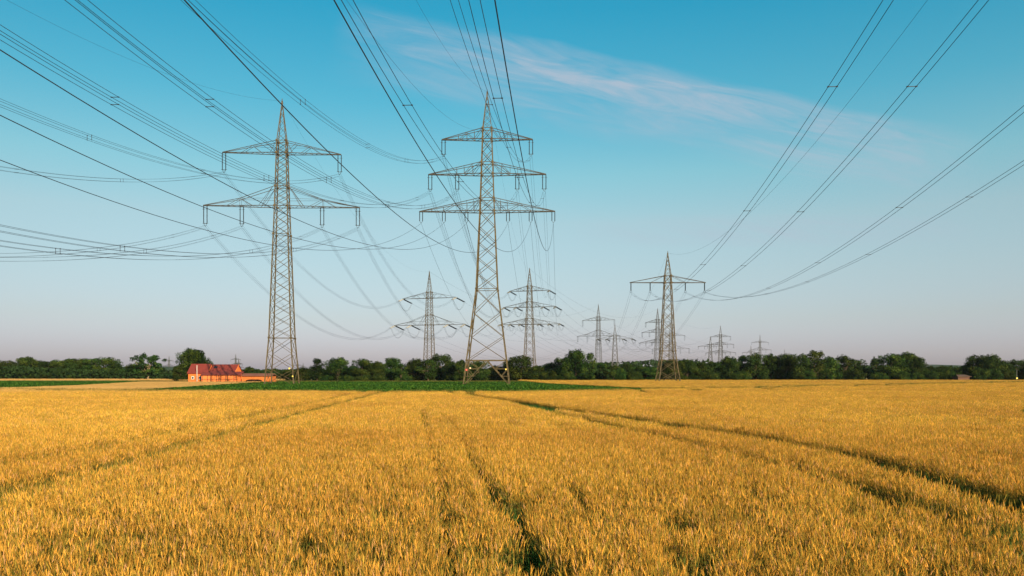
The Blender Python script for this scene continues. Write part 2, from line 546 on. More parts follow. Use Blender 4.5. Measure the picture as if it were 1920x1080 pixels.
def wheat_clump(rad, n, r, tone=(1.0, 1.0, 1.0)):
    L = Leafy()
    tone = np.array(tone)
    for _ in range(n):
        a, q = r.uniform(0, 2 * pi), rad * math.sqrt(r.uniform(0, 1))
        base = np.array([q * cos(a), q * sin(a), 0.0])
        h = r.normal(0.79, 0.075)
        az = r.uniform(0, 2 * pi)
        lean = abs(r.normal(0, 0.06)) + 0.01
        dirv = np.array([cos(az) * lean, sin(az) * lean, 1.0])
        ripe = r.uniform(0, 1)
        gold = np.array([0.88, 0.475, 0.072]) * r.uniform(0.38, 1.12)
        if ripe < 0.30:
            gold = np.array([0.44, 0.32, 0.05]) * r.uniform(0.45, 1.1)
        elif ripe > 0.86:
            gold = np.array([0.84, 0.46, 0.17]) * r.uniform(0.6, 1.05)
        gold = gold * tone
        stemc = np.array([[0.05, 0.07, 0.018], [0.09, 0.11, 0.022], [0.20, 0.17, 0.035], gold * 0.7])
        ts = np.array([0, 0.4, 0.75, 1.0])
        P = base + dirv * (ts * h)[:, None] + np.array([cos(az), sin(az), 0]) * (0.05 * ts ** 3)[:, None]
        sd = np.array([-sin(az + 0.6), cos(az + 0.6), 0])
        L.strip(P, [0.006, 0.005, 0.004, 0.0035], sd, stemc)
        # ear: four-sided spindle along the bent stem tip
        tip = P[-1]
        ed = P[-1] - P[-2]
        ed /= np.linalg.norm(ed)
        ed = ed + np.array([cos(az), sin(az), -0.25]) * r.uniform(0.0, 0.24)
        ed /= np.linalg.norm(ed)
        s1 = np.cross(ed, [0.3, 0.9, 0.1])
        s1 /= np.linalg.norm(s1)
        s2 = np.cross(ed, s1)
        el = r.uniform(0.075, 0.11)
        er = r.uniform(0.0036, 0.0058)
        prof = [(0, 0.35), (0.25, 1.0), (0.65, 0.95), (1.0, 0.25)]
        V = []
        for (tt, kk) in prof:
            for j in range(4):
                b = j * pi / 2
                V.append(tip + ed * el * tt + (s1 * cos(b) + s2 * sin(b)) * er * kk)
        fs = [(i * 4 + j, i * 4 + (j + 1) % 4, (i + 1) * 4 + (j + 1) % 4, (i + 1) * 4 + j) for i in range(3) for j in range(4)]
        L.add(V, gold, fs)
        # awns
        for k in range(8):
            b = r.uniform(0, 2 * pi)
            o = s1 * cos(b) + s2 * sin(b)
            p0 = tip + ed * el * r.uniform(0.1, 0.95) + o * er * 0.7
            al = r.uniform(0.045, 0.085)
            p1 = p0 + (ed + o * r.uniform(0.1, 0.35)) * al
            sv = np.cross(ed, o) * 0.0016
            L.add([p0 - sv, p0 + sv, p1], gold * np.array([1.02, 1.0, 1.1]), [(0, 1, 2)])
        # leaves
        for k in range(2):
            hz = h * (r.uniform(0.55, 0.85) if k == 0 else r.uniform(0.2, 0.5))
            la = r.uniform(0, 2 * pi)
            ln = r.uniform(0.14, 0.26)
            o = np.array([cos(la), sin(la), 0])
            t4 = np.array([0, 0.35, 0.7, 1.0])
            Q = base + dirv * hz + o * (ln * 0.75 * t4)[:, None] + np.array([0, 0, 1.0]) * (ln * (0.9 * t4 - r.uniform(0.7, 1.3) * t4 ** 2))[:, None]
            green = r.uniform(0, 1)
            if k == 0:
                lc = np.array([0.24, 0.20, 0.04]) if green < 0.35 else (np.array([0.10, 0.15, 0.028]) if green < 0.8 else np.array([0.50, 0.27, 0.10]))
            else:
                lc = np.array([0.085, 0.115, 0.025]) if green < 0.7 else np.array([0.25, 0.17, 0.05])
            L.strip(Q, [0.011, 0.012, 0.008, 0.001], [-sin(la), cos(la), 0], lc * r.uniform(0.8, 1.2))
    return L


def weed_clump(rad, n, r, h0=0.32, cols=((0.05, 0.10, 0.02), (0.09, 0.15, 0.03))):
    L = Leafy()
    for _ in range(n):
        a, q = r.uniform(0, 2 * pi), rad * math.sqrt(r.uniform(0, 1))
        base = np.array([q * cos(a), q * sin(a), 0.0])
        la = r.uniform(0, 2 * pi)
        ln = h0 * r.uniform(0.6, 1.3)
        o = np.array([cos(la), sin(la), 0])
        t4 = np.array([0, 0.35, 0.7, 1.0])
        Q = base + o * (ln * 0.45 * t4 ** 1.5)[:, None] + np.array([0, 0, 1.0]) * (ln * (1.15 * t4 - 0.35 * t4 ** 2))[:, None]
        c = np.array(cols[0]) + (np.array(cols[1]) - np.array(cols[0])) * r.uniform(0, 1)
        L.strip(Q, [0.012, 0.016, 0.011, 0.001], [-sin(la), cos(la), 0], c)
    return L


def beet_clump(rad, n, r):
    L = Leafy()
    for _ in range(n):
        a, q = r.uniform(0, 2 * pi), rad * math.sqrt(r.uniform(0, 1))
        base = np.array([q * cos(a), q * sin(a), 0.0])
        for k in range(9):
            la = r.uniform(0, 2 * pi)
            ln = r.uniform(0.30, 0.46)
            o = np.array([cos(la), sin(la), 0])
            t5 = np.array([0, 0.3, 0.55, 0.8, 1.0])
            up = r.uniform(0.55, 1.25)
            Q = base + o * (ln * 0.62 * t5)[:, None] + np.array([0, 0, 1.0]) * (ln * (up * t5 - 0.45 * t5 ** 2))[:, None]
            c = np.array([0.024, 0.070, 0.012]) * r.uniform(0.7, 1.4)
            if r.uniform(0, 1) < 0.16:
                c = np.array([0.07, 0.14, 0.018]) * r.uniform(0.8, 1.2)
            L.strip(Q, [0.015, 0.03, 0.15, 0.13, 0.02], [-sin(la), cos(la), 0], c)
    return L


def scatter(name, mat, protos, P, Z, rot, scl, sclz, idx, tilt=None):
    """one object whose own mesh holds the plant tufts and the planting positions; geometry nodes set the tufts on the positions"""
    V, C, ff, ls, pid = [], [], [], [], []
    n = 0
    lp = 0
    for k, L in enumerate(protos):
        vv = np.concatenate(L.V)
        V.append(vv)
        C.append(np.concatenate(L.C))
        for f in L.Fq:
            ls.append(lp)
            lp += len(f)
            ff.extend([i + n for i in f])
        pid.append(np.full(len(vv), k))
        n += len(vv)
    m = len(P)
    V.append(np.column_stack([P, Z]))
    C.append(np.ones((m, 3)))
    pid.append(np.full(m, -1))
    V, C, pid = np.concatenate(V), np.concatenate(C), np.concatenate(pid)
    me = array_mesh(name, V, ff, ls, None, [mat], None, C)
    tot = len(V)

    def attr(nm, typ, key, arr):
        at = me.attributes.new(nm, typ, 'POINT')
        at.data.foreach_set(key, np.ascontiguousarray(arr).ravel())
    attr('tuft', 'INT', 'value', pid.astype(np.int32))
    pick = np.zeros(tot, np.int32)
    pick[n:] = idx
    attr('pick', 'INT', 'value', pick)
    rv = np.zeros((tot, 3), np.float32)
    rv[n:, 2] = rot
    if tilt is not None:
        rv[n:, :2] = tilt
    attr('turn', 'FLOAT_VECTOR', 'vector', rv)
    sv = np.ones((tot, 3), np.float32)
    sv[n:, 0] = sv[n:, 1] = scl
    sv[n:, 2] = sclz
    attr('size', 'FLOAT_VECTOR', 'vector', sv)
    o = link_mesh(name, me)
    ng = bpy.data.node_groups.new(name + '_planting', 'GeometryNodeTree')
    ng.interface.new_socket('Geometry', in_out='INPUT', socket_type='NodeSocketGeometry')
    ng.interface.new_socket('Geometry', in_out='OUTPUT', socket_type='NodeSocketGeometry')
    N = ng.nodes.new
    gi, go = N('NodeGroupInput'), N('NodeGroupOutput')

    def named(nm, typ):
        q = N('GeometryNodeInputNamedAttribute')
        q.data_type = typ
        q.inputs[0].default_value = nm
        return next(s for s in q.outputs if s.enabled and s.name == 'Attribute')
    tuft = named('tuft', 'INT')

    def sel(k):
        c = N('FunctionNodeCompare')
        c.data_type = 'INT'
        c.operation = 'EQUAL'
        ins = [s for s in c.inputs if s.enabled]
        ng.links.new(tuft, ins[0])
        ins[1].default_value = k
        s = N('GeometryNodeSeparateGeometry')
        s.domain = 'POINT'
        ng.links.new(gi.outputs[0], s.inputs[0])
        ng.links.new(c.outputs[0], s.inputs[1])
        return s.outputs[0]
    join = N('GeometryNodeGeometryToInstance')
    for k in reversed(range(len(protos))):
        ng.links.new(sel(k), join.inputs[0])
    iop = N('GeometryNodeInstanceOnPoints')
    mp = N('GeometryNodeMeshToPoints')
    ng.links.new(sel(-1), mp.inputs[0])
    ng.links.new(mp.outputs[0], iop.inputs['Points'])
    ng.links.new(join.outputs[0], iop.inputs['Instance'])
    iop.inputs['Pick Instance'].default_value = True
    ng.links.new(named('pick', 'INT'), iop.inputs['Instance Index'])
    ng.links.new(named('turn', 'FLOAT_VECTOR'), iop.inputs['Rotation'])
    ng.links.new(named('size', 'FLOAT_VECTOR'), iop.inputs['Scale'])
    ng.links.new(iop.outputs[0], go.inputs[0])
    md = o.modifiers.new('planting', 'NODES')
    md.node_group = ng
    return o


def plant_wheat():
    r = np.random.default_rng(5)
    small = [wheat_clump(0.15, 20, r, (0.92, 0.885, 0.92)) for _ in range(10)]
    big = [wheat_clump(0.27, 50, r) for _ in range(6)]
    parts = []

    def zone(P, fine, sc, dens, shrink=0.0):
        n = len(P)
        nz = vnoise(P, 1.1, 3) * 0.5 + vnoise(P, 3.7, 4) * 0.5
        idx = r.integers(0, 10, n) if fine else 10 + r.integers(0, 6, n)
        h = (0.90 + 0.16 * nz + r.normal(0, 0.07, n)) * dens
        return P, r.uniform(0, 2 * pi, n), np.full(n, sc) * r.uniform(0.9, 1.15, n), h, idx

    K = 0.68
    SH = -0.12                                     # drill rows run slightly to the left

    def rows_(x0, x1, y0, y1, sx, sy):
        g = grid(x0, x1, y0, y1, sx) if sx == sy else None
        if g is None:
            xs, ys = np.arange(x0, x1, sx), np.arange(y0, y1, sy)
            g = np.stack(np.meshgrid(xs, ys), -1).reshape(-1, 2)
            g = g + rng.uniform(-0.5, 0.5, g.shape) * np.array([sx * 0.62, sy])
        g[:, 0] += SH * g[:, 1]
        return g
    # near: fine tufts
    P = rows_(-28, 34, 4.2, 26, 0.135, 0.115)
    P = P[seen(P, 4.0)]
    cl = track_clear(P)
    thin = vnoise(P, 0.33, 8) * 0.6 + vnoise(P, 0.95, 9) * 0.4
    near = np.clip((20.0 - P[:, 1]) / 12.0, 0, 1)
    P = P[(cl > 0.09) & (thin > 0.24 + 0.10 * near) & (r.random(len(P)) > 0.20 * near)]
    parts.append(zone(P, True, K, K))
    # middle
    P = rows_(-60, 72, 25.9, 78, 0.215, 0.20)
    P = P[seen(P) & (P[:, 1] < edge(P[:, 0]) - 0.3)]
    thin = vnoise(P, 0.9, 8) * 0.5 + vnoise(P, 2.6, 9) * 0.5
    P = P[(track_clear(P) > 0.08 + 0.0022 * P[:, 1]) & (thin > 0.185)]
    parts.append(zone(P, False, K, K))
    # farther parts of the same field
    P = grid(-130, 135, 77.8, 206, 0.42)
    P = P[seen(P) & (P[:, 1] < edge(P[:, 0]) - 0.3) & (P[:, 0] > -66)]
    P = P[track_clear(P) > 0.15]
    parts.append(zone(P, False, 1.25, K))
    # pale parcel on the left
    P = grid(-170, -38, 89, 203, 0.6)
    P = P[seen(P) & (P[:, 0] < b_left(P[:, 1]) - 0.4) & ~in_left_green(P)]
    fall = np.clip((P[:, 1] - 90) / 45.0, 0, 1)
    parts.append(zone(P, False, 1.75, 0.68 - 0.33 * fall))
    # strip beyond the left green field
    P = grid(-190, -70, 226.5, 246, 0.7)
    P = P[seen(P)]
    parts.append(zone(P, False, 1.9, 0.7))
    # parcel on the right beyond the edge
    P = grid(0, 185, 92, 236, 0.64)
    P = P[seen(P) & (P[:, 0] > c_right(P[:, 1]) + 0.4) & (P[:, 1] > edge(P[:, 0]) + 5.0)]
    parts.append(zone(P, False, 1.9, 0.52))
    P = np.concatenate([p[0] for p in parts])
    rot, sc, sz, idx = (np.concatenate([p[i] for p in parts]) for i in (1, 2, 3, 4))
    tilt = r.normal(0, 0.05, (len(P), 2)).astype(np.float32)
    o = scatter('wheat', M['wheat'], small + big, P, np.zeros(len(P)), rot, sc, sz, idx, tilt)
    print('wheat tufts', len(P))
    tag(o, 'ripening golden wheat covering the wide field in front of the pylons', 'wheat', kind='stuff')


def plant_weeds():
    r = np.random.default_rng(6)
    pr = [weed_clump(0.16, 26, r, 0.34, ((0.03, 0.075, 0.018), (0.07, 0.14, 0.03))) for _ in range(5)]
    P = grid(-28, 28, 4.2, 82, 0.2)
    P = P[seen(P, 4.0)]
    cl = track_clear(P)
    thin = vnoise(P, 0.33, 8) * 0.6 + vnoise(P, 0.95, 9) * 0.4
    k = ((cl < 0.06) & (r.random(len(P)) < 0.9)) | ((thin < 0.26 + 0.10 * np.clip((20.0 - P[:, 1]) / 12.0, 0, 1)) & (P[:, 1] < 26)) | ((r.random(len(P)) < 0.5 * np.clip((22 - P[:, 1]) / 14, 0, 1)))
    P = P[k]
    n = len(P)
    o = scatter('weeds', M['weed'], pr, P, np.zeros(n), r.uniform(0, 6.28, n), r.uniform(0.7, 1.2, n), r.uniform(0.7, 1.6, n), r.integers(0, 5, n))
    tag(o, 'dark green weeds in the tramlines and gaps of the wheat', 'weeds', kind='stuff')
    # field margins: verge grass
    pv = [weed_clump(0.3, 60, r, 0.42, ((0.05, 0.075, 0.016), (0.22, 0.17, 0.04))) for _ in range(4)]
    A = grid(-68, 150, 72, 230, 0.55)
    e = edge(A[:, 0])
    A = A[(A[:, 1] > e - 2.0 - 7.0 * np.maximum(0, vnoise(A, 9.0, 12) - 0.35)) & (A[:, 1] < e + 3.2) & seen(A) & (A[:, 0] > -66) & (track_clear(A) > 0.3)]
    B = grid(0, 190, 234, 248, 0.9)
    B = B[seen(B)]
    Cc = grid(-120, 30, 198, 240, 0.8)
    Cc = Cc[seen(Cc) & (Cc[:, 0] > -118) & ((Cc[:, 1] > 203) | (Cc[:, 0] < -59))]
    P = np.concatenate([A, B, Cc])
    n = len(P)
    tall = np.where(np.arange(n) < len(A), r.uniform(1.35, 2.1, n), r.uniform(0.4, 0.9, n))
    o = scatter('verge_grass', M['weed'], pv, P, np.zeros(n), r.uniform(0, 6.28, n), r.uniform(1.0, 1.9, n), tall, r.integers(0, 4, n))
    tag(o, 'rough yellowish grass on the margins between the fields', 'grass', kind='stuff')


def plant_beets():
    r = np.random.default_rng(7)
    pr = [beet_clump(0.45, 7, r) for _ in range(6)]
    P = grid(-66, 40, 74, 203, 0.6)
    P = P[seen(P) & (P[:, 0] > b_left(P[:, 1])) & (P[:, 0] < c_right(P[:, 1])) & (P[:, 1] > edge(P[:, 0]) + 2.2)]
    Q = grid(-165, -60, 101, 226, 0.75)
    Q = Q[seen(Q) & in_left_green(Q)]
    P = np.concatenate([P, Q])
    n = len(P)
    o = scatter('beet_crop', M['beet'], pr, P, np.zeros(n), r.uniform(0, 6.28, n), r.uniform(0.9, 1.25, n), r.uniform(0.75, 1.25, n), r.integers(0, 6, n))
    print('beets', n)
    tag(o, 'low dark green leafy crop around the feet of the pylons', 'crop', kind='stuff')


plant_wheat()
plant_weeds()
plant_beets()


# ------------------------------------------------------------------ pylons
def tower_pt(X, Y, yaw, u, w, z):
    return np.array([X + u * cos(yaw) + w * sin(yaw), Y - u * sin(yaw) + w * cos(yaw), z])


class Pylon:
    """lattice pylon. prof: [(z, width)], arms: dicts. 'cut' metres are taken off the bottom."""
    def __init__(self, label, group, X, Y, yaw, prof, apex, arms, cut=0.0, bw=0.09, lw=0.2, panel=0.8, portal=None,
                 mat='steel', bottom=None, strain=False, plates=(), detail=True, scale=1.0, legdrop=0.0):
        self.X, self.Y, self.yaw = X, Y, yaw
        self.att = {}
        S = scale
        prof = [((z - cut) * S, w * S) for z, w in prof]
        # clip profile at the ground
        zz, ww = np.array([p[0] for p in prof]), np.array([p[1] for p in prof])
        wid = lambda z: float(np.interp(z, zz, ww)) if z >= zz[0] else float(ww[0])
        apex = (apex - cut) * S
        root = empty('lattice_pylon', (X, Y, 0), -yaw)
        tag(root, label, 'pylon', group)
        self.root = root
        mt = M[mat]

        def corners(z):
            h = wid(z) / 2
            return [np.array([-h, -h, z]), np.array([h, -h, z]), np.array([h, h, z]), np.array([-h, h, z])]
        ztop_arm = max((a['zt'] - cut) * S for a in arms)
        # panel levels
        lv = [0.0]
        stops = sorted([0.0] + [z for z in zz if 0.3 < z < ztop_arm - 0.1] + [(a['zb'] - cut) * S for a in arms] + [(a['zt'] - cut) * S for a in arms])
        stops = [stops[0]] + [b for a, b in zip(stops[:-1], stops[1:]) if b - a > 0.4]
        body = MB()
        p0 = portal * S if portal else (bottom or 0)
        levels = []
        for a, b in zip(stops[:-1], stops[1:]):
            h = panel * wid((a + b) / 2)
            if portal and b <= p0 + 0.5:
                n = 1
            elif bottom and b <= bottom * S + 0.01:
                n = 2
            else:
                n = max(1, int(round((b - a) / max(h, 0.4))))
            levels += [a + (b - a) * i / n for i in range(n)]
        levels.append(stops[-1])
        for a, b in zip(levels[:-1], levels[1:]):
            ca, cb = corners(a), corners(b)
            for i in range(4):
                body.beam(ca[i], cb[i], lw * S * (1.0 if a < 0.5 * apex else 0.8))
            first = a < 0.01
            for i in range(4):
                j = (i + 1) % 4
                if first and portal:
                    mid = (cb[i] + cb[j]) / 2
                    body.beam(cb[i], cb[j], bw * 1.7)
                    for k, (foot, top) in enumerate(((ca[i], cb[i]), (ca[j], cb[j]))):
                        body.beam(foot, mid, bw * 1.3)
                        g = lambda t, q=foot: q + (mid - q) * t
                        lg = lambda t, q=foot, tp=top: q + (tp - q) * t
                        body.beam(g(0.66), lg(0.66), bw)
                        body.beam(g(0.36), lg(0.36), bw)
                        body.beam(g(0.66), lg(1.0), bw * 0.9)
                        body.beam(g(0.36), lg(0.66), bw * 0.9)
                else:
                    if panel > 0.7 or detail is False:
                        body.beam(ca[i], cb[j], bw)
                        body.beam(ca[j], cb[i], bw)
                    else:
                        body.beam(ca[i], cb[j], bw * 0.9)
                        body.beam(ca[j], cb[i], bw * 0.9)
            if any(abs(b - s) < 0.02 for s in stops):
                cbs = corners(b)
                for i in range(4):
                    body.beam(cbs[i], cbs[(i + 1) % 4], bw * 1.1)
                if detail:
                    for c in cbs:      # gusset plates at the nodes
                        body.box((c[0] - 0.2 * S, c[1] - 0.2 * S, b - 0.17 * S), (c[0] + 0.2 * S, c[1] + 0.2 * S, b + 0.17 * S))
        body.build('lattice_body', mt, root)
        if cut == 0 and detail:
            for c in corners(0):
                fb = MB()
                fb.tube([(c[0], c[1], -0.2), (c[0], c[1], 0.22), (c[0], c[1], 0.3)], [0.42, 0.40, 0.3], 10)
                fb.build('foundation', M['concrete'], root)
        # earth wire peak
        pk = MB()
        n = 6 if detail else 3
        zs = [ztop_arm + (apex - ztop_arm) * (1 - (1 - i / n) ** 1.15) for i in range(n + 1)]
        w0 = wid(ztop_arm)

        def pc(z):
            h = max(0.06, w0 / 2 * (apex - z) / (apex - ztop_arm))
            return [np.array([-h, -h, z]), np.array([h, -h, z]), np.array([h, h, z]), np.array([-h, h, z])]
        for a, b in zip(zs[:-1], zs[1:]):
            ca, cb = pc(a), pc(b)
            for i in range(4):
                pk.beam(ca[i], cb[i], lw * 0.55 * S)
                pk.beam(ca[i], cb[(i + 1) % 4], bw * 0.5)
                if detail:
                    pk.beam(ca[(i + 1) % 4], cb[i], bw * 0.5)
        pk.beam((0, 0, apex - 0.4), (0, 0, apex + 0.45 * S), 0.12 * S)
        pk.build('earth_wire_peak', mt, root)
        self.att['ew'] = tower_pt(X, Y, yaw, 0, 0, apex)
        for a in arms:
            self.arm(a, cut, S, wid, root, mt, bw, strain, detail)
        for (u, w, z, sz, mk) in plates:
            pb = MB()
            pb.box((u - sz / 2, w - 0.02, z - sz / 2), (u + sz / 2, w + 0.02, z + sz / 2))
            pb.build('warning_plate', M[mk], root)

    def arm(self, a, cut, S, wid, root, mt, bw, strain, detail):
        zb, zt, H = (a['zb'] - cut) * S, (a['zt'] - cut) * S, a['half'] * S
        hb, ht = wid(zb) / 2, wid(zt) / 2
        tw = 0.14 * S
        m = MB()
        kink = a.get('kink')
        for s in (-1, 1):
            for f in (-1, 1):
                # bottom chord and top chord taper together to the tip
                bt = lambda x: np.array([s * x, f * (hb + (tw - hb) * (x - hb) / (H - hb)), zb])
                if kink:
                    kx, kz = kink[0] * S, (kink[1] - cut) * S
                    kz = zb + (kink[1] - a['zb']) * S

                    def tp(x, kx=kx, kz=kz):
                        z = zt + (kz - zt) * (x - ht) / (kx - ht) if x < kx else kz + (zb + 0.06 - kz) * (x - kx) / (H - kx)
                        return np.array([s * x, f * (ht + (tw - ht) * (x - ht) / (H - ht)), z])
                else:
                    def tp(x):
                        return np.array([s * x, f * (ht + (tw - ht) * (x - ht) / (H - ht)), zt + (zb + 0.06 - zt) * (x - ht) / (H - ht)])
                m.beam(bt(hb), bt(H), bw * 1.5)
                nodes_t = [ht] + ([kink[0] * S] if kink else []) + [H]
                for x0, x1 in zip(nodes_t[:-1], nodes_t[1:]):
                    m.beam(tp(x0), tp(x1), bw * 1.15)
                # web
                xs = a['web']
                for i, (x0, x1) in enumerate(xs):      # (bottom x, top x) zigzag in metres
                    m.beam(bt(max(hb, x0 * S)), tp(max(ht, x1 * S)), bw * 0.75)
                for x0 in a.get('vert', ()):
                    m.beam(bt(x0 * S), tp(x0 * S), bw * 0.65)
                if a.get('tie') and kink:
                    kx = kink[0] * S
                    kz = zb + (kink[1] - a['zb']) * S
                    y = f * (ht + (tw - ht) * (kx - ht) / (H - ht))
                    m.beam((s * kx, y, kz), (s * hb, f * hb, kz), bw * 0.55)
            # plan bracing
            n = max(3, int((H - hb) / (1.1 * S)))
            for i in range(n):
                x0, x1 = hb + (H - hb) * i / n, hb + (H - hb) * (i + 1) / n
                w0 = hb + (tw - hb) * i / n
                w1 = hb + (tw - hb) * (i + 1) / n
                q = 1 if i % 2 else -1
                m.beam((s * x0, q * w0, zb), (s * x1, -q * w1, zb), bw * 0.6)
            m.beam((s * H, -tw, zb), (s * H, tw, zb), bw * 1.3)
        for f in (-1, 1):
            m.beam((-hb, f * hb, zb), (hb, f * hb, zb), bw * 1.5)
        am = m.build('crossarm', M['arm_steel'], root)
        for nm, x, ln, kind in a['att']:
            x, ln = x * S, ln * S
            ib = MB()
            if not strain:
                if kind == 'double':
                    gap = 0.34 * S
                    for q in (-gap, gap):
                        self.string(ib, (x + q, 0, zb - 0.05), (x + q, 0, zb - ln * 0.86), S, detail)
                        if detail:
                            for zr in (zb - ln * 0.17, zb - ln * 0.84):
                                ib.beam((x + q - 0.26, 0, zr), (x + q + 0.26, 0, zr), 0.055)
                    ib.beam((x - gap, 0, zb - ln * 0.86), (x + gap, 0, zb - ln * 0.86), 0.07 * S)
                    ib.beam((x - gap, 0, zb - ln * 0.86), (x, 0, zb - ln), 0.06 * S)
                    ib.beam((x + gap, 0, zb - ln * 0.86), (x, 0, zb - ln), 0.06 * S)
                    ib.beam((x - gap, 0, zb), (x + gap, 0, zb), 0.10 * S)
                elif kind == 'ushape':
                    gap = 0.30 * S
                    for q in (-gap, gap):
                        self.string(ib, (x + q, 0, zb - 0.02), (x + q, 0, zb - ln * 0.82), S, detail)
                        ib.beam((x + q, 0, zb - ln * 0.82), (x + q * 0.45, 0, zb - ln * 0.93), 0.06 * S)
                    ib.beam((x - gap * 0.45, 0, zb - ln * 0.93), (x + gap * 0.45, 0, zb - ln * 0.93), 0.06 * S)
                    ib.beam((x, 0, zb - ln * 0.93), (x, 0, zb - ln), 0.05 * S)
                else:
                    self.string(ib, (x, 0, zb), (x, 0, zb - ln * 0.82), S * 1.5, detail)
                    if detail:
                        rr = 0.24
                        ring = [(x + rr * cos(t), 0, zb - ln * 0.82 - rr + rr * sin(t)) for t in np.linspace(0, 2 * pi, 11)]
                        ib.tube(ring, 0.035, 4, False)
                self.att[nm] = (tower_pt(self.X, self.Y, self.yaw, x, 0, zb - ln),) * 2
            else:
                ends = []
                for w in (-1, 1):
                    e = np.array([x - 0.2, -ln * 0.92, zb - ln * 0.30]) if w < 0 else np.array([x + ln * 0.62, ln * 0.66, zb - ln * 0.40])
                    for q in (-0.28 * S, 0.28 * S):
                        self.string(ib, (x + q, 0, zb - 0.05), e + np.array([q, 0, 0]), S * 1.5, detail)
                    ib.beam(e - np.array([0.3 * S, 0, 0]), e + np.array([0.3 * S, 0, 0]), 0.09 * S)
                    ends.append(tower_pt(self.X, self.Y, self.yaw, *e))
                self.att[nm] = (ends[0], ends[1])
                # jumper loop slung below the arm
                ts = np.linspace(-1, 1, 9)
                for q in ((-0.18 * S, 0.18 * S) if detail else (0,)):
                    lp = [(x + q + ln * 0.29 + ln * 0.31 * t, t * ln * 0.78, zb - ln * 0.36 - (1 - t * t) * ln * 0.85) for t in ts]
                    ib.tube(lp, 0.035 * S, 4)
            ib.build('insulator_string', M['insulator'], am)

    @staticmethod
    def string(ib, p, q, S, detail):
        p, q = np.asarray(p, float), np.asarray(q, float)
        if not detail:
            ib.beam(p, q, 0.13 * S)
            return
        n = max(6, int(np.linalg.norm(q - p) / 0.17)) * 2
        t = np.linspace(0, 1, n + 1)
        rr = np.where(np.arange(n + 1) % 2 == 0, 0.055, 0.115) * S
        ib.tube(p + (q - p) * t[:, None], rr, 6)


kL, kM, kR = 165 / F, 163 / F, 200 / F
zL = lambda y: (721.7 - y) * kL
zM = lambda y: (722.0 - y) * kM
zR = lambda y: (717.9 - y) * kR

PROF_L = [(0, 53 * kL), (zL(634), 40 * kL), (zL(440), 27 * kL), (zL(387), 23.5 * kL), (zL(288), 18 * kL), (zL(265), 16.5 * kL)]
PROF_M = [(0, 84 * kM), (zM(676), 73 * kM), (zM(543), 39.7 * kM), (zM(397), 27 * kM), (zM(327), 22 * kM), (zM(242), 16.5 * kM)]
PROF_R = [(0, 40 * kR), (zR(675), 27.5 * kR), (zR(658), 24.5 * kR), (zR(530), 12.5 * kR), (zR(517), 11.5 * kR)]


def arms_L(kind='double'):
    return [dict(zb=zL(288), zt=zL(265), half=109 * kL, kink=(53 * kL, zL(275)), tie=True,
                 web=[(0, 0), (20 * kL, 9 * kL), (36 * kL, 53 * kL), (73 * kL, 53 * kL), (1.0, 3.0)],
                 att=[('1l', -106.5 * kL, 38 * kL, kind), ('1r', 106.5 * kL, 38 * kL, kind)]),
            dict(zb=zL(387.5), zt=zL(350.5), half=144 * kL, kink=(76 * kL, zL(374)), tie=True,
                 web=[(0, 0), (41 * kL, 15 * kL), (35 * kL, 15 * kL), (52 * kL, 76 * kL), (100 * kL, 76 * kL)], vert=[76 * kL],
                 att=[('2lo', -140.5 * kL, 39 * kL, kind), ('2li', -74 * kL, 39 * kL, kind), ('2ri', 74 * kL, 39 * kL, kind), ('2ro', 140.5 * kL, 39 * kL, kind)])]


def arms_M():
    return [dict(zb=zM(262), zt=zM(241.7), half=85 * kM, web=[(0, 10 * kM), (24 * kM, 10 * kM), (24 * kM, 38 * kM), (52 * kM, 38 * kM)], vert=[24 * kM, 38 * kM, 54 * kM],
                 att=[('1l', -82 * kM, 32 * kM, 'double'), ('1r', 82 * kM, 32 * kM, 'double')]),
            dict(zb=zM(327.3), zt=zM(305.5), half=110 * kM, web=[(0, 12 * kM), (43 * kM, 27 * kM), (27 * kM, 12 * kM), (43 * kM, 12 * kM)], vert=[27 * kM, 43 * kM, 57 * kM],
                 att=[('2lo', -107 * kM, 32 * kM, 'double'), ('2li', -56.4 * kM, 32 * kM, 'double'), ('2ri', 56.4 * kM, 32 * kM, 'double'), ('2ro', 107 * kM, 32 * kM, 'double')]),
            dict(zb=zM(396.8), zt=zM(373), half=127 * kM, kink=(61 * kM, zM(383.2)), tie=True, web=[(0, 13 * kM), (25 * kM, 13 * kM), (37 * kM, 13 * kM), (37 * kM, 61 * kM), (83 * kM, 61 * kM)],
                 vert=[25 * kM, 38 * kM, 82 * kM, 104 * kM],
                 att=[('3a', -124 * kM, 21.5 * kM, 'ushape'), ('3b', -81.4 * kM, 21.5 * kM, 'ushape'), ('3c', -38.9 * kM, 21.5 * kM, 'ushape'),
                      ('3d', 38.9 * kM, 21.5 * kM, 'ushape'), ('3e', 81.4 * kM, 21.5 * kM, 'ushape'), ('3f', 124 * kM, 21.5 * kM, 'ushape')])]


def arms_R():
    return [dict(zb=zR(530), zt=zR(517), half=71 * kR, web=[(33 * kR, 6 * kR)],
                 att=[('a', -69 * kR, 18 * kR, 'single'), ('b', -33 * kR, 18 * kR, 'single'), ('c', 33 * kR, 18 * kR, 'single'), ('d', 69 * kR, 18 * kR, 'single')])]


G2, G3, G1 = 'two-armed lattice pylons', 'three-armed lattice pylons', 'one-armed lattice pylons'


def PL(label, x, D, yaw, cut=0.0, **kw):
    d = dict(panel=0.62, lw=0.22, bw=0.085)
    d.update(kw)
    return Pylon(label, G2, px(x, D), D, yaw, PROF_L, zL(189), arms_L(), cut, **d)


def PM(label, x, D, yaw, cut=0.0, **kw):
    d = dict(panel=0.92, lw=0.24, bw=0.10)
    d.update(kw)
    return Pylon(label, G3, px(x, D), D, yaw, PROF_M, zM(172), arms_M(), cut, **d)


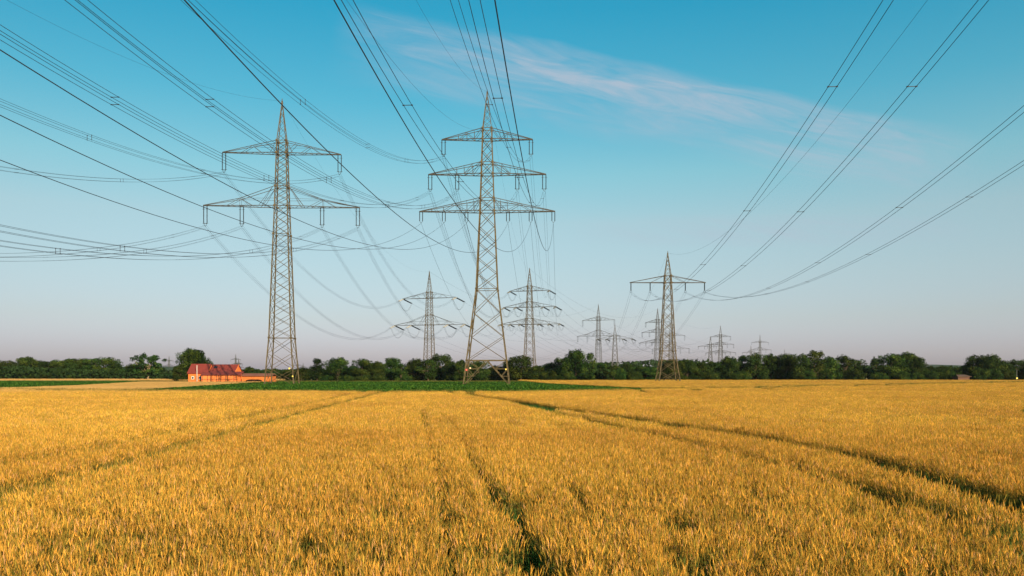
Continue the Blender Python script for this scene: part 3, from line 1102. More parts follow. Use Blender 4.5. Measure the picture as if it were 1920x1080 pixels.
def PR(label, x, D, yaw, cut=0.0, **kw):
    d = dict(panel=0.95, lw=0.21, bw=0.09)
    d.update(kw)
    return Pylon(label, G1, px(x, D), D, yaw, PROF_R, zR(474), arms_R(), cut, **d)


L1 = PL('tall beige two-armed lattice pylon just right of the orange farmhouse', 529, 165, -0.07,
        plates=((2.1, -3.0, 3.4, 0.3, 'plate_yellow'), (2.75, -3.05, 1.8, 0.25, 'plate_yellow')))
M1 = PM('tallest three-armed lattice pylon with splayed legs standing in the green crop', 913.5, 163, 0.01, portal=zM(676),
        plates=((-3.2, -4.35, 3.45, 0.30, 'plate_cream'), (-3.95, -4.4, 3.1, 0.34, 'plate_red'), (3.9, -4.4, 3.2, 0.26, 'plate_yellow')))
R1 = PR('one-armed lattice pylon before the dark trees on the right, nearest of its line', 1252, 200, 0.0, bottom=zR(675))
L2 = PL('two-armed lattice pylon with slanting insulators, left of the tallest pylon', 805, 328, 0.30, 14.6, strain=True)
M2 = PM('three-armed lattice pylon with slanting insulators, just right of the tallest pylon', 993, 351, 0.25, 11.5, strain=True)
L3 = PL('slim grey two-armed lattice pylon, left neighbour of a short one-armed pylon', 1122, 559, 0.45, 8.3, mat='steel_grey', lw=0.24, bw=0.10)
R2 = PR('short one-armed lattice pylon with outstretched insulators, overlapping a slim two-armed pylon', 1153, 421, 0.25, 4.6, strain=True, mat='steel_grey')
M3 = PM('grey three-armed lattice pylon partly hidden behind the nearest one-armed pylon', 1233, 575, 0.5, 11.0, mat='steel_grey', lw=0.26, bw=0.11)
L4 = PL('far two-armed pylon seen through the lattice of the nearest one-armed pylon', 1257.5, 669, 0.45, 14.0, mat='steel_grey', detail=False, lw=0.26, bw=0.1)
M4 = PM('far three-armed pylon to the right of the nearest one-armed pylon', 1351, 726, 0.5, 14.5, mat='steel_grey', detail=False, lw=0.3, bw=0.12)
R3 = PR('far one-armed pylon standing left beside a far three-armed pylon', 1332, 613, 0.4, 2.0, mat='steel_grey', detail=False, lw=0.28, bw=0.11)
L5 = PL('very distant two-armed pylon above the right tree line, tallest of a close pair', 1425, 1150, 0.45, 1.0, mat='steel_grey', detail=False, lw=0.4, bw=0.16)
R4 = PR('very distant one-armed pylon, lower of a close pair above the right trees', 1408, 880, 0.4, 0.0, mat='steel_grey', detail=False, lw=0.34, bw=0.14)
R5 = PR('very distant one-armed pylon just over the treetops, farthest right of the group', 1471, 1000, 0.4, 0.5, mat='steel_grey', detail=False, lw=0.36, bw=0.16)
FAR = dict(mat='steel_grey', detail=False)
PL('tiny distant two-armed pylon between the airy tree and the farmhouse', 317, 1750, 0.3, 18.5, lw=0.6, bw=0.22, **FAR)
PL('tiny distant two-armed pylon above the right end of the farmhouse roof', 442, 1650, 0.3, 17.0, lw=0.6, bw=0.22, **FAR)
PM('tiny distant three-armed pylon beside the right gable of the farmhouse', 447.5, 1500, 0.3, 30.0, lw=0.6, bw=0.22, **FAR)
PL('tiny distant two-armed pylon right behind the leg of the left pylon', 558.5, 1700, 0.3, 29.0, lw=0.55, bw=0.2, **FAR)
PM('tiny distant three-armed pylon a little right of the left pylon foot', 568.5, 1900, 0.3, 33.0, lw=0.6, bw=0.22, **FAR)
PR('tiny distant one-armed pylon in the dip between the trees far right', 1736.5, 1500, 0.3, 8.0, lw=0.6, bw=0.24, **FAR)
PR('faint distant one-armed pylon over the gap beside the left wood', 237, 1900, 0.3, 10.0, lw=0.5, bw=0.2, **FAR)


# ------------------------------------------------------------------ wires
# far ends (behind the camera) and sags, fitted to the photograph
BACK = {
    'L1l': ((-73.27, -68.05, 42.81), 19.38), 'L1r': ((-49.69, -70.0, 43.57), 19.58), 'L2lo': ((-76.01, -67.75, 32.76), 19.34),
    'L2li': ((-69.54, -68.36, 31.77), 19.55), 'L2ri': ((-51.82, -69.7, 32.93), 19.68), 'L2ro': ((-47.45, -70.31, 30.32), 18.37),
    'Lew': ((-62.0, -69.03, 58.16), 19.01),
    'M1l': ((-28.6, -73.9, 46.9), 20.38), 'M2lo': ((-33.13, -73.85, 38.57), 19.84), 'M2li': ((-26.79, -73.96, 39.19), 20.3),
    'M3a': ((-33.82, -73.81, 32.14), 19.23), 'M3b': ((-29.55, -73.9, 32.25), 19.1), 'M3c': ((-25.04, -73.99, 32.61), 19.27),
    'M3d': ((-16.16, -74.16, 32.41), 19.71), 'M3e': ((-11.85, -74.25, 32.24), 19.54), 'M3f': ((-6.94, -74.34, 32.64), 19.54),
    'M2ri': ((-14.57, -74.2, 39.43), 20.61), 'M2ro': ((-8.97, -74.31, 39.33), 20.16), 'M1r': ((-12.02, -74.26, 46.08), 20.4),
    'Mew': ((-22.66, -74.08, 59.51), 18.66),
    'Ra': ((14.97, -19.33, 35.42), 13.53), 'Rb': ((19.66, -19.67, 35.61), 13.77), 'Rc': ((28.25, -20.32, 35.65), 13.48),
    'Rd': ((35.32, -20.68, 35.38), 12.4), 'Rew': ((24.43, -19.99, 46.32), 13.9),
}


def catenary(A, B, sag, n):
    t = np.linspace(0, 1, n)
    P = A + (B - A) * t[:, None]
    P[:, 2] -= 4 * sag * t * (1 - t)
    return P


WG = 'power cables strung from pylon to pylon'


def power_line(label, spans, kind, dia, sep=0.45, spacers=True):
    """spans: list of (A, B, sag); the wires run on from one span to the next"""
    pts = []
    for i, (A, B, sag) in enumerate(spans):
        q = catenary(np.asarray(A, float), np.asarray(B, float), sag, 90 if i == 0 else 50)
        pts.append(q if i == 0 else q[1:])
    P = np.concatenate(pts)
    h = P[-1] - P[0]
    side = np.array([h[1], -h[0], 0]) / math.hypot(h[0], h[1])
    up = np.array([0, 0, 1.0])
    offs = {'quad': [(-1, 1), (1, 1), (-1, -1), (1, -1)], 'twin': [(-1, 0), (1, 0)], 'single': [(0, 0)]}[kind]
    if kind == 'single':
        m = MB()
        m.tube(P, dia / 2, 5)
        o = m.build('power_cable', M['wire'])
        return tag(o, label, 'power cable', WG)
    root = empty('cable_bundle', tuple(P[0]))
    tag(root, label, 'power cable', WG)
    for (a, b) in offs:
        m = MB()
        m.tube(P + side * (a * sep / 2) + up * (b * sep / 2) - P[0], dia / 2, 5)
        m.build('wire', M['wire'], root)
    if spacers:
        q = spans[0]
        S = catenary(np.asarray(q[0], float), np.asarray(q[1], float), q[2], 1001)
        k = 0
        for t in np.arange(0.10, 0.98, 0.105):
            c = S[int(t * 1000)] - P[0]
            m = MB()
            if kind == 'twin':
                m.beam(c - side * sep / 2, c + side * sep / 2, 0.035)
                for s in (-1, 1):
                    m.beam(c + side * (s * sep / 2 - 0.06), c + side * (s * sep / 2 + 0.06), 0.06)
            else:
                a, b = (side, up) if k % 2 == 0 else (up, side)
                for s in (-1, 1):
                    m.beam(c + b * s * sep / 2 - a * sep / 2, c + b * s * sep / 2 + a * sep / 2, 0.032)
                    for s2 in (-1, 1):
                        e = c + b * s * sep / 2 + a * s2 * sep / 2
                        m.beam(e - a * 0.04, e + a * 0.04, 0.055)
            m.build('spacer', M['wire'], root)
            k += 1
    return root


NM = {'1l': 'upper arm left end', '1r': 'upper arm right end', '2lo': '{} arm outer left', '2li': '{} arm inner left',
      '2ri': '{} arm inner right', '2ro': '{} arm outer right', '3a': 'lowest arm outer left', '3b': 'lowest arm middle left',
      '3c': 'lowest arm inner left', '3d': 'lowest arm inner right', '3e': 'lowest arm middle right', '3f': 'lowest arm outer right',
      'a': 'arm outer left', 'b': 'arm inner left', 'c': 'arm inner right', 'd': 'arm outer right'}


def string_line(code, T1, T2, who, kinds, dia, sep, sag2, arm2):
    for k, v in T1.att.items():
        B, sag = BACK[code + k]
        if k == 'ew':
            power_line(f'thin earth wire passing over the tip of the {who}', [(B, v, sag), (v, T2.att['ew'], sag2 * 0.8)], 'single', 0.024)
            continue
        kd = kinds(k)
        word = {'quad': 'four-wire cable', 'twin': 'two-wire cable', 'single': 'single dark cable'}[kd]
        where = NM[k].format(arm2)
        power_line(f'{word} at the {where} of the {who}', [(B, v[0], sag), (v[0], T2.att[k][0], sag2)], kd, dia[kd], sep[kd])


D_ = {'quad': 0.030, 'twin': 0.036, 'single': 0.046}
S_ = {'quad': 0.46, 'twin': 0.52, 'single': 0}
string_line('L', L1, L2, 'left pylon', lambda k: 'quad', D_, S_, 12.0, 'lower')
string_line('M', M1, M2, 'tallest pylon', lambda k: 'single' if k[0] == '3' else ('twin' if 'r' in k else 'quad'), D_, S_, 12.0, 'middle')
string_line('R', R1, R2, 'nearest one-armed pylon', lambda k: 'twin', D_, S_, 10.0, '')
# two thin cables running to the body of the tallest pylon
power_line('thin lone cable ending under the top arm of the tallest pylon',
           [((-25.5, -74, 52.2), tower_pt(M1.X, M1.Y, M1.yaw, -1.0, -1.0, zM(246)), 19.0)], 'single', 0.026)


def far_line(T1, T2, who, sag, arm2):
    for k, v in T1.att.items():
        if k not in T2.att:
            continue
        A, B = (v, T2.att[k]) if k == 'ew' else (v[1], T2.att[k][0])
        nm = 'tip' if k == 'ew' else NM[k].format(arm2)
        power_line(f'faint distant cable leading away from {nm} of {who}', [(A, B, sag)], 'single', 0.05)


far_line(L2, L3, 'second two-armed pylon', 13.0, 'lower')
far_line(M2, M3, 'second three-armed pylon', 13.0, 'middle')
far_line(R2, R3, 'short one-armed pylon', 9.0, '')
far_line(M3, M4, 'grey three-armed pylon', 7.0, 'middle')


# ------------------------------------------------------------------ trees and bushes
def leaf_crown(r, lumps, leaf=0.34, dens=60.0, inner=0.12):
    """lumps: (x, y, z, rx, rz) clumps of foliage; many small leaf-clump faces spread through each"""
    V, C, ff, ls = [], [], [], []
    n = 0
    for (x, y, z, rx, rz) in lumps:
        k = int(dens * (rx * rx + 2 * rx * rz) / 3 * 4 / (leaf / 0.34) ** 2 * 0.34)
        d = r.normal(0, 1, (k, 3))
        d /= np.linalg.norm(d, axis=1)[:, None]
        rad = np.where(r.random(k) < inner, r.uniform(0.2, 0.7, k), 1 - np.abs(r.normal(0, 0.16, k)))
        rad = rad + (r.random(k) < 0.10) * r.uniform(0.05, 0.30, k)
        p = np.column_stack([x + d[:, 0] * rad * rx, y + d[:, 1] * rad * rx, z + d[:, 2] * rad * rz])
        nr = d + r.normal(0, 0.55, (k, 3))
        nr /= np.linalg.norm(nr, axis=1)[:, None]
        a = np.cross(nr, r.normal(0, 1, (k, 3)))
        a /= np.linalg.norm(a, axis=1)[:, None] + 1e-9
        b = np.cross(nr, a)
        s = leaf * r.uniform(0.55, 1.25, k)[:, None]
        q = np.stack([p - a * s * 0.6, p - b * s * 0.42 + a * s * 0.1, p + a * s * 0.6, p + b * s * 0.42 + a * s * 0.1], 1)
        V.append(q.reshape(-1, 3))
        tint = np.array([0.021, 0.039, 0.009]) * r.uniform(0.5, 1.5)
        if r.random() < 0.25:
            tint = np.array([0.058, 0.080, 0.014]) * r.uniform(0.8, 1.15)
        c = tint * r.uniform(0.7, 1.3, (k, 1))
        C.append(np.repeat(c, 4, 0))
        ff.append(np.arange(n, n + 4 * k))
        n += 4 * k
    V, C, ff = np.concatenate(V), np.concatenate(C), np.concatenate(ff)
    return V, C, ff, np.arange(0, len(ff), 4)


def crown_lumps(r, H, W, base, nl, top=0.0, airy=False):
    """clump positions for a crown of height H, half width W, with its underside at 'base'"""
    out = []
    for i in range(nl):
        for _ in range(50):
            a = r.uniform(0, 2 * pi)
            t = r.uniform(0, 1)
            z = base + (H - base) * t
            prof = math.sqrt(max(0.0, 1 - abs((t - 0.42 + top) / (0.62)) ** 2.2)) if not airy else math.sqrt(max(0, 1 - ((t - 0.5) / 0.55) ** 2))
            q = W * prof * (r.uniform(0.35, 0.92) if not airy else r.uniform(0.2, 1.0))
            if prof > 0.15:
                break
        lr = W * (r.uniform(0.26, 0.44) if not airy else r.uniform(0.14, 0.26))
        zz = min(z, H - lr * 0.55)
        out.append((q * cos(a), q * sin(a), max(zz, base + lr * 0.3), lr, lr * r.uniform(0.7, 1.0)))
    for (x, y, z, lr, lz) in list(out):      # leafy sprays standing out of the clumps
        for _ in range(2):
            d = r.normal(0, 1, 3) + np.array([0, 0, 0.35])
            d /= np.linalg.norm(d)
            k = lr * r.uniform(0.28, 0.5)
            zz = z + d[2] * lz * 0.95
            if zz > 0.05 * H:
                out.append((x + d[0] * lr * 0.95, y + d[1] * lr * 0.95, zz, k, k * r.uniform(0.8, 1.3)))
    return out


def trunk_mesh(r, H, rad, lumps, base):
    m = MB()
    th = base + (H - base) * 0.55
    zs = np.linspace(-0.2, th, 7)
    wob = np.cumsum(r.normal(0, 0.06, (7, 2)), 0)
    wob[0] = 0
    pts = [(wob[i, 0], wob[i, 1], zs[i]) for i in range(7)]
    m.tube(pts, [rad * (1.25 if i == 0 else 1 - 0.10 * i) for i in range(7)], 8)
    for (x, y, z, lr, _) in lumps[::2][:12]:
        k = r.integers(2, 6)
        p = np.array(pts[k])
        e = np.array([x, y, z])
        mid = (p + e) / 2 + np.array([0, 0, -0.08 * np.linalg.norm(e - p)])
        m.tube([p, mid, e], [rad * 0.42, rad * 0.28, rad * 0.1], 5)
    return m


def make_tree_kind(seed, W=0.5, base=0.12, nl=34, leaf=0.036, rad=0.028, airy=False, dens=1.0, top=0.0):
    """meshes of a tree of unit height"""
    r = np.random.default_rng(seed)
    S = 10.0
    lumps = crown_lumps(r, S, W * S, base * S, nl, top, airy)
    V, C, ff, ls = leaf_crown(r, lumps, leaf * S, 66.0 * dens, 0.16)
    V[:, 2] = np.maximum(V[:, 2], 0.05)
    V[:, 2] *= S / np.percentile(V[:, 2], 99.3)
    V[:, :2] *= W * S / np.percentile(np.linalg.norm(V[:, :2], axis=1), 98.0)
    cm = array_mesh('crown', V / S, ff, ls, None, [M['leaf']], None, C)
    t = trunk_mesh(r, S, rad * S, lumps, base * S)
    tm = bpy.data.meshes.new('trunk')
    tm.from_pydata([(a / S, b / S, c / S) for a, b, c in t.v], [], t.f)
    tm.materials.append(M['bark_pale'] if airy else M['bark'])
    tm.update()
    return cm, tm


def leaf_mat():
    m, t = new_mat('tree_leaves')
    at = t.n('ShaderNodeAttribute', attribute_name='tint')
    oi = t.n('ShaderNodeObjectInfo')
    hs = t.n('ShaderNodeHueSaturation')
    t.l(t.math('ADD', 0.72, t.math('MULTIPLY', oi.outputs['Random'], 0.55)), hs.inputs['Value'])
    t.l(t.math('ADD', 0.475, t.math('MULTIPLY', oi.outputs['Random'], 0.045)), hs.inputs['Hue'])
    t.l(at.outputs['Color'], hs.inputs['Color'])
    d = t.n('ShaderNodeBsdfDiffuse')
    tr = t.n('ShaderNodeBsdfTranslucent')
    t.l(hs.outputs[0], d.inputs[0])
    t.l(hs.outputs[0], tr.inputs[0])
    mx = t.n('ShaderNodeMixShader')
    mx.inputs[0].default_value = 0.18
    t.l(d.outputs[0], mx.inputs[1])
    t.l(tr.outputs[0], mx.inputs[2])
    o = t.n('ShaderNodeOutputMaterial')
    t.l(mx.outputs[0], o.inputs[0])
    return m


M['leaf'] = leaf_mat()
KINDS = {
    'round': [make_tree_kind(21, 0.50, 0.02, 46), make_tree_kind(22, 0.50, 0.03, 40), make_tree_kind(23, 0.50, 0.0, 48)],
    'tall': [make_tree_kind(31, 0.35, 0.03, 40, top=-0.05), make_tree_kind(32, 0.35, 0.05, 38, top=0.05)],
    'loose': [make_tree_kind(41, 0.42, 0.05, 30, dens=0.85), make_tree_kind(42, 0.42, 0.04, 28, dens=0.85)],
    'airy': [make_tree_kind(51, 0.46, 0.30, 46, leaf=0.036, rad=0.03, airy=True, dens=1.5)],
    'big': [make_tree_kind(61, 0.56, 0.12, 60, leaf=0.03, rad=0.03)],
    'bush': [make_tree_kind(71, 0.8, 0.0, 26, leaf=0.06, rad=0.02), make_tree_kind(72, 0.8, 0.0, 28, leaf=0.06, rad=0.02)],
}
UNITW = {'round': 0.5, 'tall': 0.35, 'loose': 0.42, 'airy': 0.46, 'big': 0.56, 'bush': 0.8}
_tn = 0


def tree(x, ytop, hw, D, kind, label, group):
    """x, ytop, hw: crown middle, top and half width in photograph pixels; D: distance"""
    global _tn
    cm, tm = KINDS[kind][_tn % len(KINDS[kind])]
    _tn += 1
    H = pz(ytop, D) * 1.02
    W = hw * D / F * 1.2
    nm = 'bush' if kind == 'bush' else 'tree'
    o = empty(nm, (px(x, D), D, 0), (_tn * 2.399) % 6.283)
    sx = W / (UNITW[kind])
    o.scale = (sx, sx, H * 1.0)
    tag(o, label, nm, group)
    link_mesh('crown', cm, o)
    if kind != 'bush':
        link_mesh('trunk', tm, o)
    return o


ORD = ['first', 'second', 'third', 'fourth', 'fifth', 'sixth', 'seventh', 'eighth', 'ninth', 'tenth', 'eleventh', 'twelfth', 'thirteenth', 'fourteenth']


def row(items, D, anchor, group, jitter=8.0):
    r = np.random.default_rng(int(abs(items[0][0]) * 7 + 3))
    for i, (x, y, hw, kind) in enumerate(items):
        how = {'round': 'dark round-crowned tree', 'tall': 'dark upright tree', 'loose': 'loose-crowned dark tree', 'bush': 'low leafy bush', 'big': 'broad dark tree'}[kind]
        lb = f'{how}, {ORD[i]} from the left {anchor}'
        tree(x, y, hw, D + r.uniform(-jitter, jitter), kind, lb, group)


GT = 'trees along the far edge of the fields'
row([(-14, 676, 22, 'round'), (14, 678, 20, 'round'), (50, 673, 22, 'round'), (88, 679, 20, 'loose'), (118, 676, 20, 'round'), (148, 675, 20, 'round'), (176, 674, 19, 'tall'), (200, 672, 24, 'round')],
    266, 'in the wood at the left edge', GT)
row([(47, 671, 16, 'tall'), (74, 678, 18, 'round'), (102, 678, 18, 'tall'), (132, 674, 18, 'tall'), (162, 675, 16, 'round')], 285, 'in the second rank of the left wood', GT)
tree(234, 693, 17, 262, 'round', 'low rounded tree at the right end of the left wood', GT)
tree(252, 684, 18, 272, 'round', 'dark tree behind the left side of the airy tree', GT)
tree(278, 666, 25, 258, 'airy', 'airy tree with a pale sunlit trunk left of the farmhouse', GT)
tree(296, 690, 16, 275, 'round', 'dark low tree behind the right side of the airy tree', GT)
tree(362, 658, 27, 232, 'big', 'large spreading tree right behind the orange farmhouse', GT)
tree(338, 686, 14, 228, 'round', 'dark lower tree at the left wall of the farmhouse', GT)
row([(448, 692, 9, 'round'), (468, 689, 12, 'round'), (487, 695, 11, 'loose'), (512, 692, 16, 'round')], 262, 'behind the low shed by the left pylon', GT)
row([(540, 694, 16, 'round'), (566, 690, 16, 'loose'), (595, 674, 13, 'tall'), (633, 673, 24, 'round'), (661, 687, 14, 'round'), (680, 675, 20, 'round'), (706, 680, 18, 'round'), (735, 673, 21, 'round'), (752, 684, 12, 'tall')],
    245, 'between the left pylon and the distant two-armed pylon', GT)
row([(781, 675, 20, 'round'), (803, 676, 18, 'tall'), (826, 666, 21, 'round'), (845, 678, 14, 'round'), (866, 677, 15, 'round')], 243, 'just left of the tallest pylon', GT)
row([(897, 678, 22, 'round'), (930, 687, 16, 'round'), (954, 678, 14, 'round'), (977, 669, 24, 'round')], 246, 'behind the feet of the tallest pylon', GT)
row([(1007, 688, 17, 'round'), (1032, 681, 19, 'loose'), (1055, 672, 16, 'round'), (1078, 659, 23, 'round'), (1106, 664, 12, 'tall')], 240, 'between the tallest pylon and the slim two-armed pylon', GT)
row([(1128, 682, 16, 'loose'), (1150, 687, 18, 'round'), (1176, 684, 16, 'round'), (1198, 688, 17, 'round'), (1220, 689, 18, 'round'), (1240, 686, 14, 'loose')], 252, 'just left of the one-armed pylon', GT)
row([(1262, 676, 19, 'round'), (1290, 676, 20, 'round'), (1316, 681, 18, 'round'), (1340, 679, 18, 'round'), (1368, 671, 19, 'round'), (1394, 669, 18, 'tall'), (1418, 665, 20, 'round'), (1446, 667, 19, 'round')],
    250, 'from the one-armed pylon rightwards', GT)
row([(1474, 666, 20, 'round'), (1500, 666, 19, 'round'), (1526, 660, 19, 'tall'), (1554, 671, 18, 'round'), (1583, 668, 18, 'loose'), (1608, 675, 20, 'loose')], 248, 'in the middle of the right wood', GT)
row([(1644, 672, 14, 'loose'), (1672, 666, 24, 'round'), (1698, 664, 26, 'round'), (1722, 672, 14, 'round')], 250, 'in the domed clump on the right', GT)
row([(1832, 668, 21, 'round'), (1860, 668, 22, 'round'), (1882, 678, 17, 'round'), (1908, 676, 18, 'round'), (1935, 679, 20, 'round')], 244, 'in the clump at the right edge', GT)
row([(1746, 688, 14, 'round'), (1770, 687, 15, 'round'), (1793, 690, 14, 'loose'), (1815, 685, 14, 'round')], 252, 'in the dip between the two right clumps', GT)
GB = 'bushes at the foot of the trees'
row([(92, 700, 14, 'bush'), (140, 702, 13, 'bush'), (60, 703, 14, 'bush')][::-1], 256, 'under the wood at the left edge', GB, 2)
row([(612, 704, 12, 'bush'), (650, 705, 12, 'bush'), (708, 702, 11, 'bush'), (762, 704, 12, 'bush')], 232, 'between left pylon and distant pylon', GB, 2)
tree(650, 703, 6, 215, 'bush', 'small bright yellow-green bush alone before the dark trees', GB)
row([(1028, 696, 14, 'bush'), (1062, 696, 15, 'bush'), (1100, 699, 14, 'bush'), (1164, 692, 14, 'bush'), (1190, 696, 12, 'bush')], 228, 'right of the tallest pylon', GB, 2)
row([(1330, 698, 16, 'bush'), (1376, 699, 14, 'bush'), (1390, 697, 13, 'bush'), (1504, 700, 16, 'bush'), (1516, 696, 14, 'bush')], 236, 'right of the one-armed pylon', GB, 2)
row([(1600, 690, 16, 'bush'), (1650, 699, 14, 'bush'), (1690, 697, 18, 'bush'), (1718, 699, 14, 'bush'), (1746, 695, 12, 'bush'), (1772, 691, 12, 'bush'), (1790, 697, 12, 'bush')], 238, 'before the domed clump', GB, 2)
row([(1836, 690, 14, 'bush'), (1862, 693, 14, 'bush'), (1890, 695, 13, 'bush')], 230, 'beside the brown shed', GB, 2)


def leaf_band(name, label, x0, x1, D, y0, hrel, n, leaf, kind):
    r = np.random.default_rng(int(D))
    xs = r.uniform(x0, x1, n)
    X = px(xs, D)
    top = pz(np.interp(xs, y0[0], y0[1]), D) * (0.86 + 0.2 * vnoise(np.column_stack([X, X * 0]), 7.0 * D / 250, 3) + 0.1 * vnoise(np.column_stack([X, X * 0 + 50]), 2.5 * D / 250, 5))
    z = np.maximum(0.05, top * r.random(n) ** 0.8)
    y = D + r.normal(0, hrel, n)
    p = np.column_stack([X, y, z])
    nr = r.normal(0, 1, (n, 3)) + np.array([0.3, -0.6, 0.5])
    nr /= np.linalg.norm(nr, axis=1)[:, None]
    a = np.cross(nr, r.normal(0, 1, (n, 3)))
    a /= np.linalg.norm(a, axis=1)[:, None]
    b = np.cross(nr, a)
    s = leaf * r.uniform(0.5, 1.3, n)[:, None]
    V = np.stack([p - a * s * 0.6, p - b * s * 0.45, p + a * s * 0.6, p + b * s * 0.45], 1).reshape(-1, 3)
    V[:, 2] = np.maximum(V[:, 2], 0.02)
    c = np.repeat(np.array([0.018, 0.032, 0.010]) * r.uniform(0.6, 1.3, (n, 1)), 4, 0)
    me = array_mesh(name, V, np.arange(4 * n), np.arange(0, 4 * n, 4), None, [M['leaf']], None, c)
    tag(link_mesh(name, me), label, kind, kind='stuff')


leaf_band('undergrowth', 'dark undergrowth filling the gaps under the field-edge trees', -60, 1980, 262, ([0, 220, 300, 345, 470, 560, 1000, 1230, 1300, 1600, 1730, 1920], [688, 694, 700, 701, 699, 697, 694, 692, 688, 688, 694, 692]), 5.0, 30000, 0.8, 'undergrowth')
leaf_band('far_woods', 'distant dark woods low on the horizon behind the fields', -60, 2000, 560, ([0, 250, 340, 480, 620, 1000, 1130, 1180, 1260, 1330, 1700, 1760, 1800, 1920], [688, 692, 697, 695, 694, 690, 680, 677, 676, 682, 690, 690, 687, 690]), 22.0, 26000, 2.0, 'woods')

# low hills on the horizon
hb = MB()
xs = np.linspace(-2600, 2600, 120)
hh = 9 + 5 * np.sin(xs / 310.0) + 4 * np.sin(xs / 137.0 + 1) + 10 * np.exp(-((xs - 1000) / 300) ** 2) + 8 * np.exp(-((xs + 780) / 260) ** 2)
rows = [(1560, 0.0), (1680, 0.75), (1820, 1.0), (2100, 0.6), (2500, 0.0)]
vs = [(x, y + 40 * sin(x / 400), max(0.0, h * k) - (0.3 if k == 0 else 0)) for (y, k) in rows for x, h in zip(xs, hh)]
fs = [(i * 120 + j, i * 120 + j + 1, (i + 1) * 120 + j + 1, (i + 1) * 120 + j) for i in range(4) for j in range(119)]
hb.add(vs, fs)
M['hill'] = surf('wooded_hillside', (0.035, 0.05, 0.02), 0.95, 0, 0.5, 0.03, 0.05)
tag(hb.build('hills', M['hill'], smooth=True), kind='structure')


# ------------------------------------------------------------------ the orange farmhouse and the low shed
HD = 208.0
hx = lambda p: px(p + 4.5, HD)
hz = lambda y: pz(y, HD)


